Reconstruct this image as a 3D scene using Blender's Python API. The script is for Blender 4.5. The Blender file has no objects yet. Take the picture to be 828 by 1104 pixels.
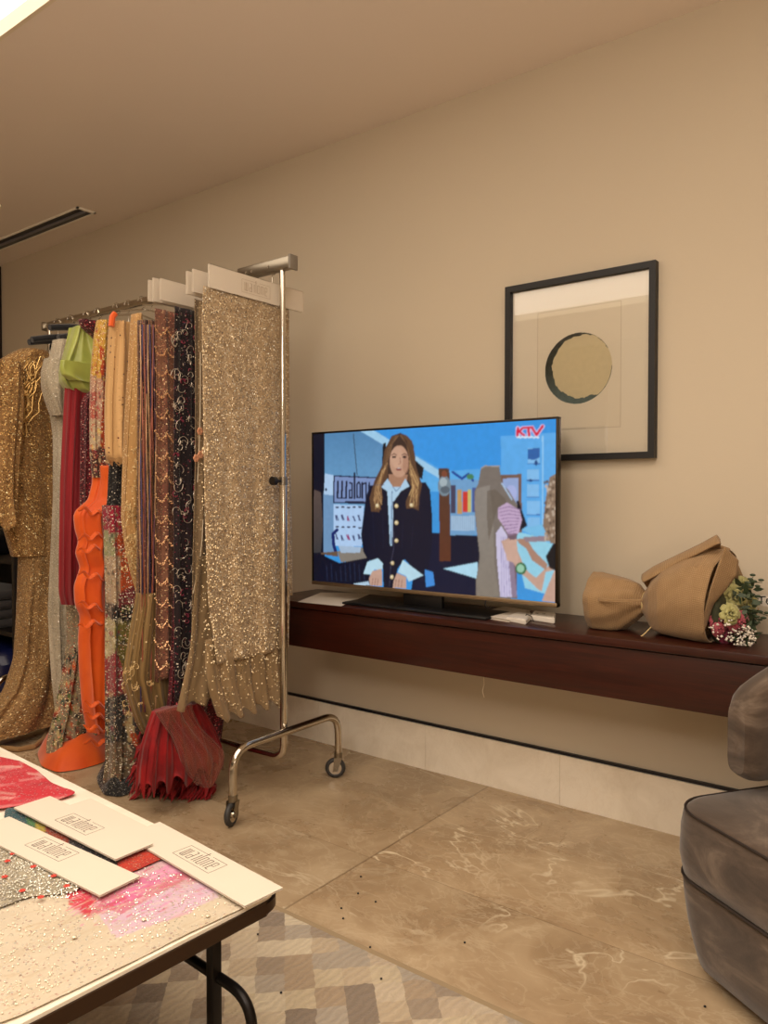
import bpy, bmesh, math, random
import numpy as np
from mathutils import Vector, Matrix, noise as mnoise

C = bpy.context.scene
COL = C.collection
R = math.radians
PI = math.pi

# ------------------------------------------------------------------ camera
YAW, PITCH, FOC, EYE = R(37.4), R(1.31), 830.0, 1.15
cam = bpy.data.cameras.new('camera')
camo = bpy.data.objects.new('camera', cam)
COL.objects.link(camo)
camo.location = (0, 0, EYE)
camo.rotation_euler = (R(90) - PITCH, 0, YAW)
cam.sensor_fit = 'HORIZONTAL'
cam.sensor_width = 36.0
cam.lens = FOC / 828 * 36.0
cam.clip_start = 0.02
C.camera = camo
C.view_settings.view_transform = 'Standard'
C.view_settings.look = 'None'
C.view_settings.exposure = 0.0
C.view_settings.gamma = 1.0
C.view_settings.use_curve_mapping = False

FWD = Vector((-math.sin(YAW) * math.cos(PITCH), math.cos(YAW) * math.cos(PITCH), -math.sin(PITCH)))
RGT = Vector((math.cos(YAW), math.sin(YAW), 0))
UPV = RGT.cross(FWD)
EYEV = Vector((0, 0, EYE))


def P(px, py, x=None, y=None, z=None):
    """photo pixel -> the point of the room on the plane x=, y= or z="""
    d = FWD + RGT * ((px - 414) / FOC) + UPV * ((552 - py) / FOC)
    if x is not None:
        t = x / d.x
    elif y is not None:
        t = y / d.y
    else:
        t = (z - EYE) / d.z
    return EYEV + d * t


# ------------------------------------------------------------------ world and lights
w = bpy.data.worlds.new('room_air')
C.world = w
w.use_nodes = True
w.node_tree.nodes['Background'].inputs[0].default_value = (1.0, 0.88, 0.76, 1)
w.node_tree.nodes['Background'].inputs[1].default_value = 0.05

CEIL = 2.74
COVE_POWER = 2.9


def area_lamp(name, loc, size, power, col, rot=(0, 0, 0), sy=None, spread=180):
    l = bpy.data.lights.new(name, 'AREA')
    l.energy = power
    l.color = col
    l.size = size
    if sy:
        l.shape = 'RECTANGLE'
        l.size_y = sy
    l.spread = R(spread)
    o = bpy.data.objects.new(name, l)
    o.location = loc
    o.rotation_euler = rot
    COL.objects.link(o)
    return o


def spot_lamp(name, loc, power, col, angle=100, blend=0.9, tilt=(0, 0), rad=0.06):
    l = bpy.data.lights.new(name, 'SPOT')
    l.energy = power
    l.color = col
    l.spot_size = R(angle)
    l.spot_blend = blend
    l.shadow_soft_size = rad
    o = bpy.data.objects.new(name, l)
    o.location = loc
    o.rotation_euler = (tilt[0], tilt[1], 0)
    COL.objects.link(o)
    return o


WARM = (1.0, 0.895, 0.79)
spot_lamp('downlight_glow', (-0.35, 1.35, CEIL - 0.04), 26, WARM, 130, 1.0, rad=0.12)
spot_lamp('downlight_glow', (0.9, 0.6, CEIL - 0.04), 20, WARM, 130, 1.0, rad=0.12)
spot_lamp('downlight_glow', (-1.9, 0.35, CEIL - 0.04), 34, WARM, 120, 1.0, rad=0.12)
# unseen fill light added behind the camera to brighten the ceiling
pl = bpy.data.lights.new('fill_light', 'POINT')
pl.energy = 68
pl.color = (1.0, 0.895, 0.79)
pl.shadow_soft_size = 0.25
plo = bpy.data.objects.new('fill_light', pl)
plo.location = (-0.35, -0.55, 2.12)
COL.objects.link(plo)
pl2 = bpy.data.lights.new('low_fill_light', 'POINT')  # added low fill with no real lamp, lifts the wall under the cabinet
pl2.energy = 20
pl2.color = (1.0, 0.88, 0.76)
pl2.shadow_soft_size = 0.2
plo2 = bpy.data.objects.new('low_fill_light', pl2)
plo2.location = (1.3, -0.9, 0.95)
COL.objects.link(plo2)


# ------------------------------------------------------------------ node helpers
def lin(c):
    return tuple((v / 255 / 12.92) if v / 255 <= 0.04045 else ((v / 255 + 0.055) / 1.055) ** 2.4 for v in c[:3])


def rgba(c):
    return (*lin(c), 1.0)


class NT:
    def __init__(s, name):
        s.m = bpy.data.materials.new(name)
        s.m.use_nodes = True
        s.t = s.m.node_tree
        s.t.nodes.clear()
        s.out = s.n('ShaderNodeOutputMaterial')
        s.b = s.n('ShaderNodeBsdfPrincipled')
        s.l(s.b.outputs[0], s.out.inputs[0])

    def n(s, k, **kw):
        x = s.t.nodes.new(k)
        for a, b in kw.items():
            setattr(x, a, b)
        return x

    def l(s, a, b):
        s.t.links.new(a, b)

    def put(s, v, sock):
        if hasattr(v, 'is_output'):
            s.l(v, sock)
        elif isinstance(v, (tuple, list)) and len(v) == 3 and sock.type == 'RGBA':
            sock.default_value = (*v, 1)
        else:
            sock.default_value = v

    def math(s, op, a, b=0.0, c=None):
        x = s.n('ShaderNodeMath', operation=op)
        s.put(a, x.inputs[0])
        s.put(b, x.inputs[1])
        if c is not None:
            s.put(c, x.inputs[2])
        return x.outputs[0]

    def mix(s, f, a, b, mode='MIX'):
        x = s.n('ShaderNodeMix', data_type='RGBA', blend_type=mode)
        s.put(f, x.inputs[0])
        s.put(a, x.inputs[6])
        s.put(b, x.inputs[7])
        return x.outputs[2]

    def ramp(s, f, stops, interp='LINEAR'):
        x = s.n('ShaderNodeValToRGB')
        x.color_ramp.interpolation = interp
        e = x.color_ramp.elements
        while len(e) < len(stops):
            e.new(0.5)
        for k, (p, c) in enumerate(stops):
            e[k].position = p
            e[k].color = c if len(c) == 4 else (*c, 1)
        s.put(f, x.inputs[0])
        return x.outputs[0]

    def noise(s, vec, scale, detail=3, rough=0.5, dist=0.0):
        x = s.n('ShaderNodeTexNoise')
        x.inputs['Scale'].default_value = scale
        x.inputs['Detail'].default_value = detail
        x.inputs['Roughness'].default_value = rough
        x.inputs['Distortion'].default_value = dist
        if vec is not None:
            s.l(vec, x.inputs['Vector'])
        return x.outputs['Fac']

    def mapping(s, vec, scale=(1, 1, 1), rot=(0, 0, 0), loc=(0, 0, 0)):
        x = s.n('ShaderNodeMapping')
        x.inputs['Scale'].default_value = scale
        x.inputs['Rotation'].default_value = rot
        x.inputs['Location'].default_value = loc
        s.l(vec, x.inputs['Vector'])
        return x.outputs[0]

    def bump(s, h, strength=0.3, dist=0.01):
        x = s.n('ShaderNodeBump')
        x.inputs['Strength'].default_value = strength
        x.inputs['Distance'].default_value = dist
        s.l(h, x.inputs['Height'])
        return x.outputs[0]

    def coord(s, k='Object'):
        return s.n('ShaderNodeTexCoord').outputs[k]

    def set(s, **kw):
        names = dict(col='Base Color', rough='Roughness', metal='Metallic', spec='Specular IOR Level', alpha='Alpha',
                     nor='Normal', sheen='Sheen Weight', emis='Emission Color', estr='Emission Strength',
                     trans='Transmission Weight', coat='Coat Weight', sheenr='Sheen Roughness', sheent='Sheen Tint', cr='Coat Roughness')
        for k, v in kw.items():
            s.put(v, s.b.inputs[names[k]])
        return s.m


def plain(name, c, rough=0.5, metal=0.0, spec=0.5, noise_amt=0.06, scale=12, bump=0.0, **kw):
    t = NT(name)
    co = t.coord()
    f = t.noise(co, scale, 4)
    a = lin(c)
    lo = tuple(v * (1 - noise_amt) for v in a)
    hi = tuple(min(1, v * (1 + noise_amt)) for v in a)
    t.set(col=t.mix(f, lo, hi), rough=rough, metal=metal, spec=spec)
    if bump:
        t.set(nor=t.bump(t.noise(co, scale * 8, 3), bump, 0.002))
    t.set(**kw)
    return t.m


def fabric(name, base, base2=None, seqs=(), rough=0.75, attr=False, nscale=14, stretch=(1, 0.35), sheer=0.0, sheen=0.2,
           stripes=None, extra=None, weave=0.15, spec=0.3):
    """cloth with sewn-on sequins or beads. seqs: (cells per metre, share of cells, radius in cells, [colours], metallic)"""
    t = NT(name)
    uv = t.coord('UV')
    st = t.mapping(uv, (stretch[0], stretch[1], 1))
    f = t.noise(st, nscale, 4, 0.6, 0.4)
    if attr:
        an = t.n('ShaderNodeVertexColor', layer_name='Col')
        col = an.outputs[0]
        col = t.mix(t.math('MULTIPLY', f, 0.5), col, t.mix(1.0, col, (0.55, 0.55, 0.55), 'MULTIPLY'))
    else:
        base2 = base2 or tuple(v * 0.75 for v in base)
        fr = t.ramp(f, [(0.35, (0, 0, 0)), (0.65, (1, 1, 1))])
        col = t.mix(fr, lin(base), lin(base2))
    if stripes:
        per, cc, amt = stripes
        wv = t.n('ShaderNodeTexWave', wave_type='BANDS', bands_direction='X')
        wv.inputs['Scale'].default_value = per
        wv.inputs['Distortion'].default_value = 1.2
        wv.inputs['Detail'].default_value = 2
        t.l(t.mapping(uv, (1, 0.12, 1)), wv.inputs['Vector'])
        sf = t.ramp(wv.outputs['Fac'], [(0.45, (0, 0, 0)), (0.7, (1, 1, 1))])
        col = t.mix(t.math('MULTIPLY', sf, amt), col, lin(cc))
    if extra:
        col = extra(t, uv, col)
    nor = t.n('ShaderNodeNewGeometry').outputs['Normal']
    geo_n = nor
    metal = 0.0
    rgh = rough
    tilt = None
    mask_all = 0.0
    for k, (sc, prob, rad, cols, met) in enumerate(seqs):
        v = t.n('ShaderNodeTexVoronoi', voronoi_dimensions='2D', feature='F1')
        v.inputs['Scale'].default_value = sc
        t.l(t.mapping(uv, (1, 1, 1), loc=(k * 3.7, k * 1.3, 0)), v.inputs['Vector'])
        sp = t.n('ShaderNodeSeparateColor')
        t.l(v.outputs['Color'], sp.inputs[0])
        clump = t.noise(uv, 9 + 5 * k, 2)
        pr = t.math('MULTIPLY', t.math('ADD', clump, 0.5), prob)
        m1 = t.math('LESS_THAN', sp.outputs[0], pr)
        m2 = t.math('LESS_THAN', v.outputs['Distance'], rad)
        m = t.math('MULTIPLY', m1, m2)
        n = len(cols)
        rc = t.ramp(sp.outputs[1], [(i / n, rgba(c)) for i, c in enumerate(cols)], 'CONSTANT')
        col = t.mix(m, col, rc)  # sewn sequins; the pale cells also carry painted-in glitter as bright colour
        metal = t.math('MAXIMUM', metal, t.math('MULTIPLY', m, met))
        mask_all = t.math('MAXIMUM', mask_all, m)
        vs = t.n('ShaderNodeVectorMath', operation='SUBTRACT')
        t.l(v.outputs['Color'], vs.inputs[0])
        vs.inputs[1].default_value = (0.5, 0.5, 0.5)
        sc2 = t.n('ShaderNodeVectorMath', operation='SCALE')
        t.l(vs.outputs[0], sc2.inputs[0])
        t.l(t.math('MULTIPLY', m, 1.3), sc2.inputs['Scale'])
        ad = t.n('ShaderNodeVectorMath', operation='ADD')
        t.l(nor, ad.inputs[0])
        t.l(sc2.outputs[0], ad.inputs[1])
        nm = t.n('ShaderNodeVectorMath', operation='NORMALIZE')
        t.l(ad.outputs[0], nm.inputs[0])
        nor = nm.outputs[0]
    if seqs:
        rgh = t.math('MULTIPLY_ADD', mask_all, 0.3 - rough, rough)
        t.set(nor=nor)
    else:
        t.set(nor=t.bump(t.noise(uv, 320, 2), weave, 0.002))
    t.set(col=col, metal=metal, rough=rgh, sheen=sheen, spec=spec)
    if sheer:
        a = t.math('MAXIMUM', mask_all, 1.0 - sheer)
        t.set(alpha=a)
    return t.m


# ------------------------------------------------------------------ mesh helpers
def empty(name, loc=(0, 0, 0), rz=0.0):
    o = bpy.data.objects.new(name, None)
    o.empty_display_size = 0.05
    o.location = loc
    o.rotation_euler = (0, 0, rz)
    COL.objects.link(o)
    return o


def tag(o, label=None, cat=None, group=None, kind=None):
    if label: o['label'] = label
    if cat: o['category'] = cat
    if group: o['group'] = group
    if kind: o['kind'] = kind
    return o


def mesh_obj(name, verts, faces, mat, parent=None, smooth=True, uv=None, col=None):
    """vertices are given in the frame of the parent (in the room when there is none)"""
    me = bpy.data.meshes.new(name)
    me.from_pydata([tuple(v) for v in verts], [], faces)
    if uv is not None:
        lay = me.uv_layers.new(name='UVMap')
        li = np.zeros(len(me.loops), dtype=np.int32)
        me.loops.foreach_get('vertex_index', li)
        lay.data.foreach_set('uv', np.asarray(uv, dtype=np.float32)[li].ravel())
    if col is not None:
        at = me.color_attributes.new(name='Col', type='FLOAT_COLOR', domain='POINT')
        c4 = np.ones((len(verts), 4), dtype=np.float32)
        c4[:, :3] = col
        at.data.foreach_set('color', c4.ravel())
    me.update()
    if smooth:
        me.polygons.foreach_set('use_smooth', np.ones(len(me.polygons), dtype=bool))
    me.materials.append(mat)
    o = bpy.data.objects.new(name, me)
    COL.objects.link(o)
    if parent is not None:
        o.parent = parent
    return o


class MB:
    """collects boxes, tubes and prisms that belong to ONE part"""

    def __init__(s):
        s.bm = bmesh.new()

    def box(s, lo, hi, bev=0.0, rot=None, seg=2):
        c = [(a + b) / 2 for a, b in zip(lo, hi)]
        d = [abs(b - a) for a, b in zip(lo, hi)]
        M = Matrix.Translation(c) @ (rot.to_4x4() if rot else Matrix()) @ Matrix.Diagonal((*d, 1))
        r = bmesh.ops.create_cube(s.bm, size=1, matrix=M)
        if bev:
            es = list({e for v in r['verts'] for e in v.link_edges})
            bmesh.ops.bevel(s.bm, geom=es, offset=bev, segments=seg, affect='EDGES', profile=0.5)
        return s

    def tube(s, pts, r, n=12, cap=True, flat=1.0):
        pts = [Vector(p) for p in pts]
        rs = r if isinstance(r, (list, tuple)) else [r] * len(pts)
        rings = []
        up = None
        for i, p in enumerate(pts):
            d = (pts[min(i + 1, len(pts) - 1)] - pts[max(i - 1, 0)])
            if d.length < 1e-9:
                d = Vector((0, 0, 1))
            d.normalize()
            if up is None:
                up = Vector((0, 0, 1)) if abs(d.z) < 0.9 else Vector((1, 0, 0))
            a = up - d * up.dot(d)
            a.normalize()
            b = d.cross(a)
            up = a
            rings.append([s.bm.verts.new(p + a * math.cos(2 * PI * k / n) * rs[i] + b * math.sin(2 * PI * k / n) * rs[i] * flat) for k in range(n)])
        for i in range(len(rings) - 1):
            for k in range(n):
                s.bm.faces.new((rings[i][k], rings[i][(k + 1) % n], rings[i + 1][(k + 1) % n], rings[i + 1][k]))
        if cap:
            s.bm.faces.new(rings[0][::-1])
            s.bm.faces.new(rings[-1])
        return s

    def cyl(s, a, b, r, n=24, bev=0):
        return s.tube([a, b], r, n)

    def ball(s, c, r, seg=12, scale=(1, 1, 1)):
        M = Matrix.Translation(c) @ Matrix.Diagonal((*[r * k for k in scale], 1))
        bmesh.ops.create_uvsphere(s.bm, u_segments=seg, v_segments=max(6, seg // 2), radius=1, matrix=M)
        return s

    def torus(s, c, axis, R0, r, n=28, m=10):
        axis = Vector(axis).normalized()
        a = axis.orthogonal().normalized()
        b = axis.cross(a)
        rings = []
        for i in range(n):
            t = 2 * PI * i / n
            d = a * math.cos(t) + b * math.sin(t)
            rings.append([s.bm.verts.new(Vector(c) + d * (R0 + r * math.cos(2 * PI * k / m)) + axis * r * math.sin(2 * PI * k / m)) for k in range(m)])
        for i in range(n):
            for k in range(m):
                s.bm.faces.new((rings[i][k], rings[(i + 1) % n][k], rings[(i + 1) % n][(k + 1) % m], rings[i][(k + 1) % m]))
        return s

    def prism(s, poly, h, M=None):
        """poly: 3-D points of a face; h: extrusion vector"""
        vs = [s.bm.verts.new(Vector(p)) for p in poly]
        vt = [s.bm.verts.new(Vector(p) + Vector(h)) for p in poly]
        n = len(vs)
        s.bm.faces.new(vs[::-1])
        s.bm.faces.new(vt)
        for i in range(n):
            s.bm.faces.new((vs[i], vs[(i + 1) % n], vt[(i + 1) % n], vt[i]))
        return s

    def build(s, name, mat, parent=None, smooth=True, angle=40):
        bmesh.ops.recalc_face_normals(s.bm, faces=s.bm.faces[:])
        me = bpy.data.meshes.new(name)
        s.bm.to_mesh(me)
        s.bm.free()
        me.materials.append(mat)
        if smooth:
            me.polygons.foreach_set('use_smooth', np.ones(len(me.polygons), dtype=bool))
            try:
                me.set_sharp_from_angle(angle=R(angle))
            except Exception:
                pass
        o = bpy.data.objects.new(name, me)
        COL.objects.link(o)
        if parent is not None:
            o.parent = parent
        return o


def arc(c, a, b, r, t0, t1, n=8):
    """points on a circle round c in the plane a, b"""
    return [Vector(c) + (Vector(a) * math.cos(t0 + (t1 - t0) * i / n) + Vector(b) * math.sin(t0 + (t1 - t0) * i / n)) * r for i in range(n + 1)]


def round_path(pts, r, n=6):
    """polyline with its inner corners rounded"""
    pts = [Vector(p) for p in pts]
    out = [pts[0]]
    for i in range(1, len(pts) - 1):
        a, b, c = pts[i - 1], pts[i], pts[i + 1]
        u = (a - b)
        v = (c - b)
        rr = min(r, u.length * 0.49, v.length * 0.49)
        p0 = b + u.normalized() * rr
        p1 = b + v.normalized() * rr
        for k in range(n + 1):
            t = k / n
            out.append(p0 * (1 - t) ** 2 + b * 2 * t * (1 - t) + p1 * t ** 2)
    out.append(pts[-1])
    return out


def to_local(o_parent, objs):
    pass


# ------------------------------------------------------------------ shared materials
def wall_material():
    t = NT('wall_paint')
    co = t.coord()
    f = t.noise(co, 1.3, 3)
    t.set(col=t.mix(f, lin((200, 187, 165)), lin((205, 192, 170))), rough=0.72, spec=0.25,
          nor=t.bump(t.noise(co, 260, 2), 0.12, 0.002))
    return t.m


M_wall = wall_material()
M_ceil = plain('ceiling_paint', (240, 228, 216), 0.85, spec=0.2, noise_amt=0.01, scale=2)
M_cream = plain('cream_trim', (232, 220, 196), 0.5, noise_amt=0.02)


def emit(name, c, s):
    t = NT(name)
    t.set(col=(0, 0, 0), emis=lin(c), estr=s, rough=1.0, spec=0.0)
    return t.m


M_glow = emit('luminous_panel', (255, 236, 214), COVE_POWER)
M_lamp = emit('lamp_disc', (255, 232, 198), 9)
M_chrome = plain('polished_chrome', (205, 198, 186), 0.13, 1.0, noise_amt=0.03)
M_steel = plain('brushed_steel', (150, 142, 128), 0.3, 1.0)
M_black = plain('black_plastic', (14, 13, 14), 0.35, spec=0.5)
M_rubber = plain('grey_rubber', (52, 50, 48), 0.6)
M_velvetblack = plain('black_velvet_flock', (10, 12, 22), 0.9, sheen=0.4)
M_frame = plain('black_lacquered_wood', (13, 10, 10), 0.5, noise_amt=0.2)
M_card = plain('cream_card', (218, 206, 188), 0.6, noise_amt=0.015)
M_paper = plain('white_paper', (214, 204, 190), 0.6, noise_amt=0.02)
M_ink = plain('dark_ink', (70, 58, 48), 0.6)
M_goldink = plain('gold_ink', (150, 120, 80), 0.4, 0.3)
M_gunmetal = plain('black_metal', (22, 17, 15), 0.38, 0.6)


def wood_material():
    t = NT('mahogany_veneer')
    co = t.coord()
    st = t.mapping(co, (0.8, 9, 14))
    f = t.noise(st, 5, 6, 0.6, 1.0)
    f2 = t.noise(t.mapping(co, (2, 40, 90)), 3, 3)
    c = t.ramp(f, [(0.3, lin((40, 14, 8))), (0.55, lin((57, 20, 11))), (0.8, lin((74, 29, 16)))])
    c = t.mix(t.math('MULTIPLY', f2, 0.35), c, lin((42, 15, 10)))
    t.set(col=c, rough=0.34, spec=0.4, coat=0.12, cr=0.15)
    return t.m


def marble_floor():
    t = NT('beige_marble_tiles')
    co = t.coord()
    sp = t.n('ShaderNodeSeparateXYZ')
    t.l(co, sp.inputs[0])
    tx = t.math('DIVIDE', t.math('ADD', sp.outputs[0], 1.5), 1.6)
    ty = t.math('DIVIDE', t.math('ADD', sp.outputs[1], -1.89), 0.8)
    fx = t.math('FLOOR', tx)
    fy = t.math('FLOOR', ty)
    cb = t.n('ShaderNodeCombineXYZ')
    t.l(fx, cb.inputs[0])
    t.l(fy, cb.inputs[1])
    wn = t.n('ShaderNodeTexWhiteNoise', noise_dimensions='3D')
    t.l(cb.outputs[0], wn.inputs[0])
    # each tile cut from its own piece of stone
    off = t.n('ShaderNodeVectorMath', operation='SCALE')
    t.l(wn.outputs['Color'], off.inputs[0])
    off.inputs['Scale'].default_value = 20
    ad = t.n('ShaderNodeVectorMath', operation='ADD')
    t.l(co, ad.inputs[0])
    t.l(off.outputs[0], ad.inputs[1])
    v = ad.outputs[0]
    cloud = t.noise(v, 3.2, 6, 0.62, 0.6)
    c = t.ramp(cloud, [(0.3, lin((152, 127, 97))), (0.5, lin((176, 150, 117))), (0.7, lin((200, 176, 142)))])
    # veins: thin ridges of distorted noise
    def vein(scale, dist, width, seed):
        n1 = t.noise(t.mapping(v, (1, 1.6, 1), (0, 0, 0.6 + seed), (seed, 0, 0)), scale, 5, 0.55, dist)
        a = t.math('ABSOLUTE', t.math('SUBTRACT', n1, 0.5))
        return t.ramp(a, [(0.0, (1, 1, 1)), (width, (0, 0, 0))])
    brk = t.ramp(t.noise(v, 2.1, 3), [(0.40, (0, 0, 0)), (0.55, (1, 1, 1))])
    v1 = t.math('MULTIPLY', vein(1.1, 1.0, 0.008, 0.0), brk)
    v2 = t.math('MULTIPLY', vein(4.5, 1.2, 0.02, 1.7), 0.35)
    v3 = t.math('MULTIPLY', vein(9.0, 0.9, 0.03, 3.1), 0.22)
    vv = t.math('MAXIMUM', t.math('MAXIMUM', v1, v2), v3)
    c = t.mix(vv, c, lin((222, 204, 172)))
    tone = t.math('MULTIPLY_ADD', wn.outputs['Value'], 0.30, 0.80)
    tc = t.n('ShaderNodeCombineColor')
    for k in range(3):
        t.l(tone, tc.inputs[k])
    c = t.mix(1.0, c, tc.outputs[0], 'MULTIPLY')
    # joints
    jx = t.math('ABSOLUTE', t.math('SUBTRACT', t.math('FRACT', tx), 0.5))
    jy = t.math('ABSOLUTE', t.math('SUBTRACT', t.math('FRACT', ty), 0.5))
    j = t.math('GREATER_THAN', t.math('MAXIMUM', t.math('SUBTRACT', jx, -0.00075), jy), 0.4985)
    c = t.mix(t.math('MULTIPLY', j, 0.6), c, lin((108, 86, 60)))
    t.set(col=c, rough=t.math('MULTIPLY_ADD', cloud, 0.16, 0.2), spec=0.45)
    return t.m


def pale_marble():
    t = NT('cream_marble')
    co = t.coord()
    f = t.noise(co, 5, 6, 0.65, 0.8)
    c = t.ramp(f, [(0.3, lin((228, 216, 196))), (0.6, lin((244, 234, 216))), (0.8, lin((238, 224, 202)))])
    n1 = t.noise(t.mapping(co, (1.5, 1, 1)), 4, 6, 0.7, 1.5)
    a = t.math('ABSOLUTE', t.math('SUBTRACT', n1, 0.5))
    vv = t.ramp(a, [(0, (1, 1, 1)), (0.02, (0, 0, 0))])
    c = t.mix(t.math('MULTIPLY', vv, 0.12), c, lin((206, 186, 156)))
    t.set(col=c, rough=0.35, spec=0.4)
    return t.m


M_wood = wood_material()
M_pale = pale_marble()

# ------------------------------------------------------------------ the room
XL, XR, YB, YW = -6.6, 2.6, -2.6, 2.66


def struct(o):
    o['kind'] = 'structure'
    return o


struct(MB().box((XL, YB, -0.1), (XR, YW, 0)).build('floor', marble_floor(), smooth=False))
struct(MB().box((XL, YW, 0), (XR, YW + 0.12, CEIL + 0.3)).build('wall_front', M_wall, smooth=False))
struct(MB().box((XL, YB - 0.12, 0), (XR, YB, CEIL + 0.3)).build('wall_back', M_wall, smooth=False))
struct(MB().box((XL - 0.12, YB, 0), (XL, YW, CEIL + 0.3)).build('wall_left', M_wall, smooth=False))
struct(MB().box((XR, YB, 0), (XR + 0.12, YW, CEIL + 0.3)).build('wall_right', M_wall, smooth=False))
# ceiling with a lit recess
RX0, RX1, RY0, RY1 = -3.6, 1.4, -1.1, 1.345
cb = MB()
cb.box((XL, RY1, CEIL), (XR, YW, CEIL + 0.1)).box((XL, YB, CEIL), (XR, RY0, CEIL + 0.1))
cb.box((XL, RY0, CEIL), (RX0, RY1, CEIL + 0.1)).box((RX1, RY0, CEIL), (XR, RY1, CEIL + 0.1))
cb.box((RX0 - .1, RY0 - .1, CEIL + 0.24), (RX1 + .1, RY1 + .1, CEIL + 0.28))
struct(cb.build('ceiling', M_ceil, smooth=False))
tr = MB()
for lo, hi in (((RX0 - .02, RY1 - .002, CEIL - .001), (RX1 + .02, RY1 + .012, CEIL + .26)), ((RX0 - .02, RY0 - .012, CEIL - .006), (RX1 + .02, RY0 + .012, CEIL + .26)),
               ((RX0 - .012, RY0, CEIL - .006), (RX0 + .012, RY1, CEIL + .26)), ((RX1 - .012, RY0, CEIL - .006), (RX1 + .012, RY1, CEIL + .26))):
    tr.box(lo, hi)
struct(tr.build('trim_1', M_cream, smooth=False))
lt = empty('luminous_ceiling_panel', ((RX0 + RX1) / 2, (RY0 + RY1) / 2, CEIL + 0.05))
tag(lt, 'bright white luminous panel set in the ceiling recess at top left corner', 'ceiling light')
MB().box((-(RX1 - RX0) / 2 + .015, -(RY1 - RY0) / 2 + .015, 0), ((RX1 - RX0) / 2 - .015, (RY1 - RY0) / 2 - .006, 0.02)).build('diffuser', M_glow, lt, False)

# baseboard of pale marble with a dark reveal above it
bb = MB()
for k in range(16):
    x0 = XL + k * 0.6
    if x0 >= XR: break
    bb.box((x0 + .0006, YW - 0.02, 0), (min(x0 + 0.5994, XR), YW, 0.186))
struct(bb.build('baseboard_front', M_pale, smooth=False))
struct(MB().box((XL, YW - 0.012, 0.186), (XR, YW, 0.196)).build('trim_2', plain('black_reveal', (12, 10, 20), 0.4), smooth=False))
struct(MB().box((XL, YB, 0), (XR, YB + .02, 0.186)).build('baseboard_back', M_pale, smooth=False))
# panel moulding on the wall behind the camera, mirrored in the picture glass
wp = MB()
for x0, x1 in ((-4.9, -3.35), (-3.1, -1.6), (-1.35, 0.4)):
    for a, b in (((x0, 0.4), (x1, 0.43)), ((x0, 2.35), (x1, 2.38)), ((x0, 0.4), (x0 + .03, 2.38)), ((x1 - .03, 0.4), (x1, 2.38))):
        wp.box((a[0], YB, a[1]), (b[0], YB + 0.02, b[1]))
struct(wp.build('trim_3', M_wall, smooth=False))

# slot diffuser in the ceiling
v = empty('ceiling_vent', (-5.2, 2.435, CEIL))
tag(v, 'long white slot air vent with two dark slots in the ceiling', 'vent')
fr = MB()
fr.box((-1.25, -.055, -.008), (1.25, -.046, .0)).box((-1.25, .046, -.008), (1.25, .055, .0)).box((1.235, -.055, -.008), (1.25, .055, .0)).box((-1.25, -.055, -.008), (-1.235, .055, 0))
fr.build('frame', plain('white_enamel', (250, 244, 230), .4), v, False)
MB().box((-1.23, -.046, -.003), (1.23, .046, -.001)).build('slot', M_black, v, False)
MB().box((-1.23, -.008, -.012), (1.23, .008, -.003)).build('divider', plain('grey_slat', (120, 118, 124), .5), v, False)


def downlight(loc, label):
    o = empty('ceiling_downlight', loc)
    tag(o, label, 'ceiling light')
    MB().torus((0, 0, -.002), (0, 0, 1), 0.05, 0.006).build('trim_ring', M_cream, o)
    MB().cyl((0, 0, -.0015), (0, 0, -.0005), 0.046).build('lens', M_lamp, o)


downlight((-4.29, 2.07, CEIL), 'small round recessed ceiling light just above the long vent at left edge')


# ------------------------------------------------------------------ wall shelf
shelf = empty('floating_cabinet', (0, YW, 0.52))
tag(shelf, 'long reddish brown wooden wall cabinet floating under the television', 'cabinet')
SY0 = 2.294 - YW
SX0, SX1 = -2.42, 1.3
MB().box((SX0, SY0 + .012, 0.0), (SX1, -0.001, 0.158), .002).build('body', M_wood, shelf)
t_ = MB()
t_.box((SX0 - .004, SY0, 0.163), (SX1, 0.0 - .001, 0.189), .003)
t_.build('top', M_wood, shelf)
MB().box((SX0 + .01, SY0 + .02, 0.156), (SX1, -0.01, 0.165)).build('shadow_gap', M_black, shelf, False)
cable = MB().tube([P(521, 725, y=2.45), P(522, 738, y=2.452), P(520, 745, y=2.449), P(522, 752, y=2.452)], 0.0018, 6).build('dangling_cable', M_cream)
tag(cable, 'thin pale cable end hanging under the wall cabinet', 'cable')


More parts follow.
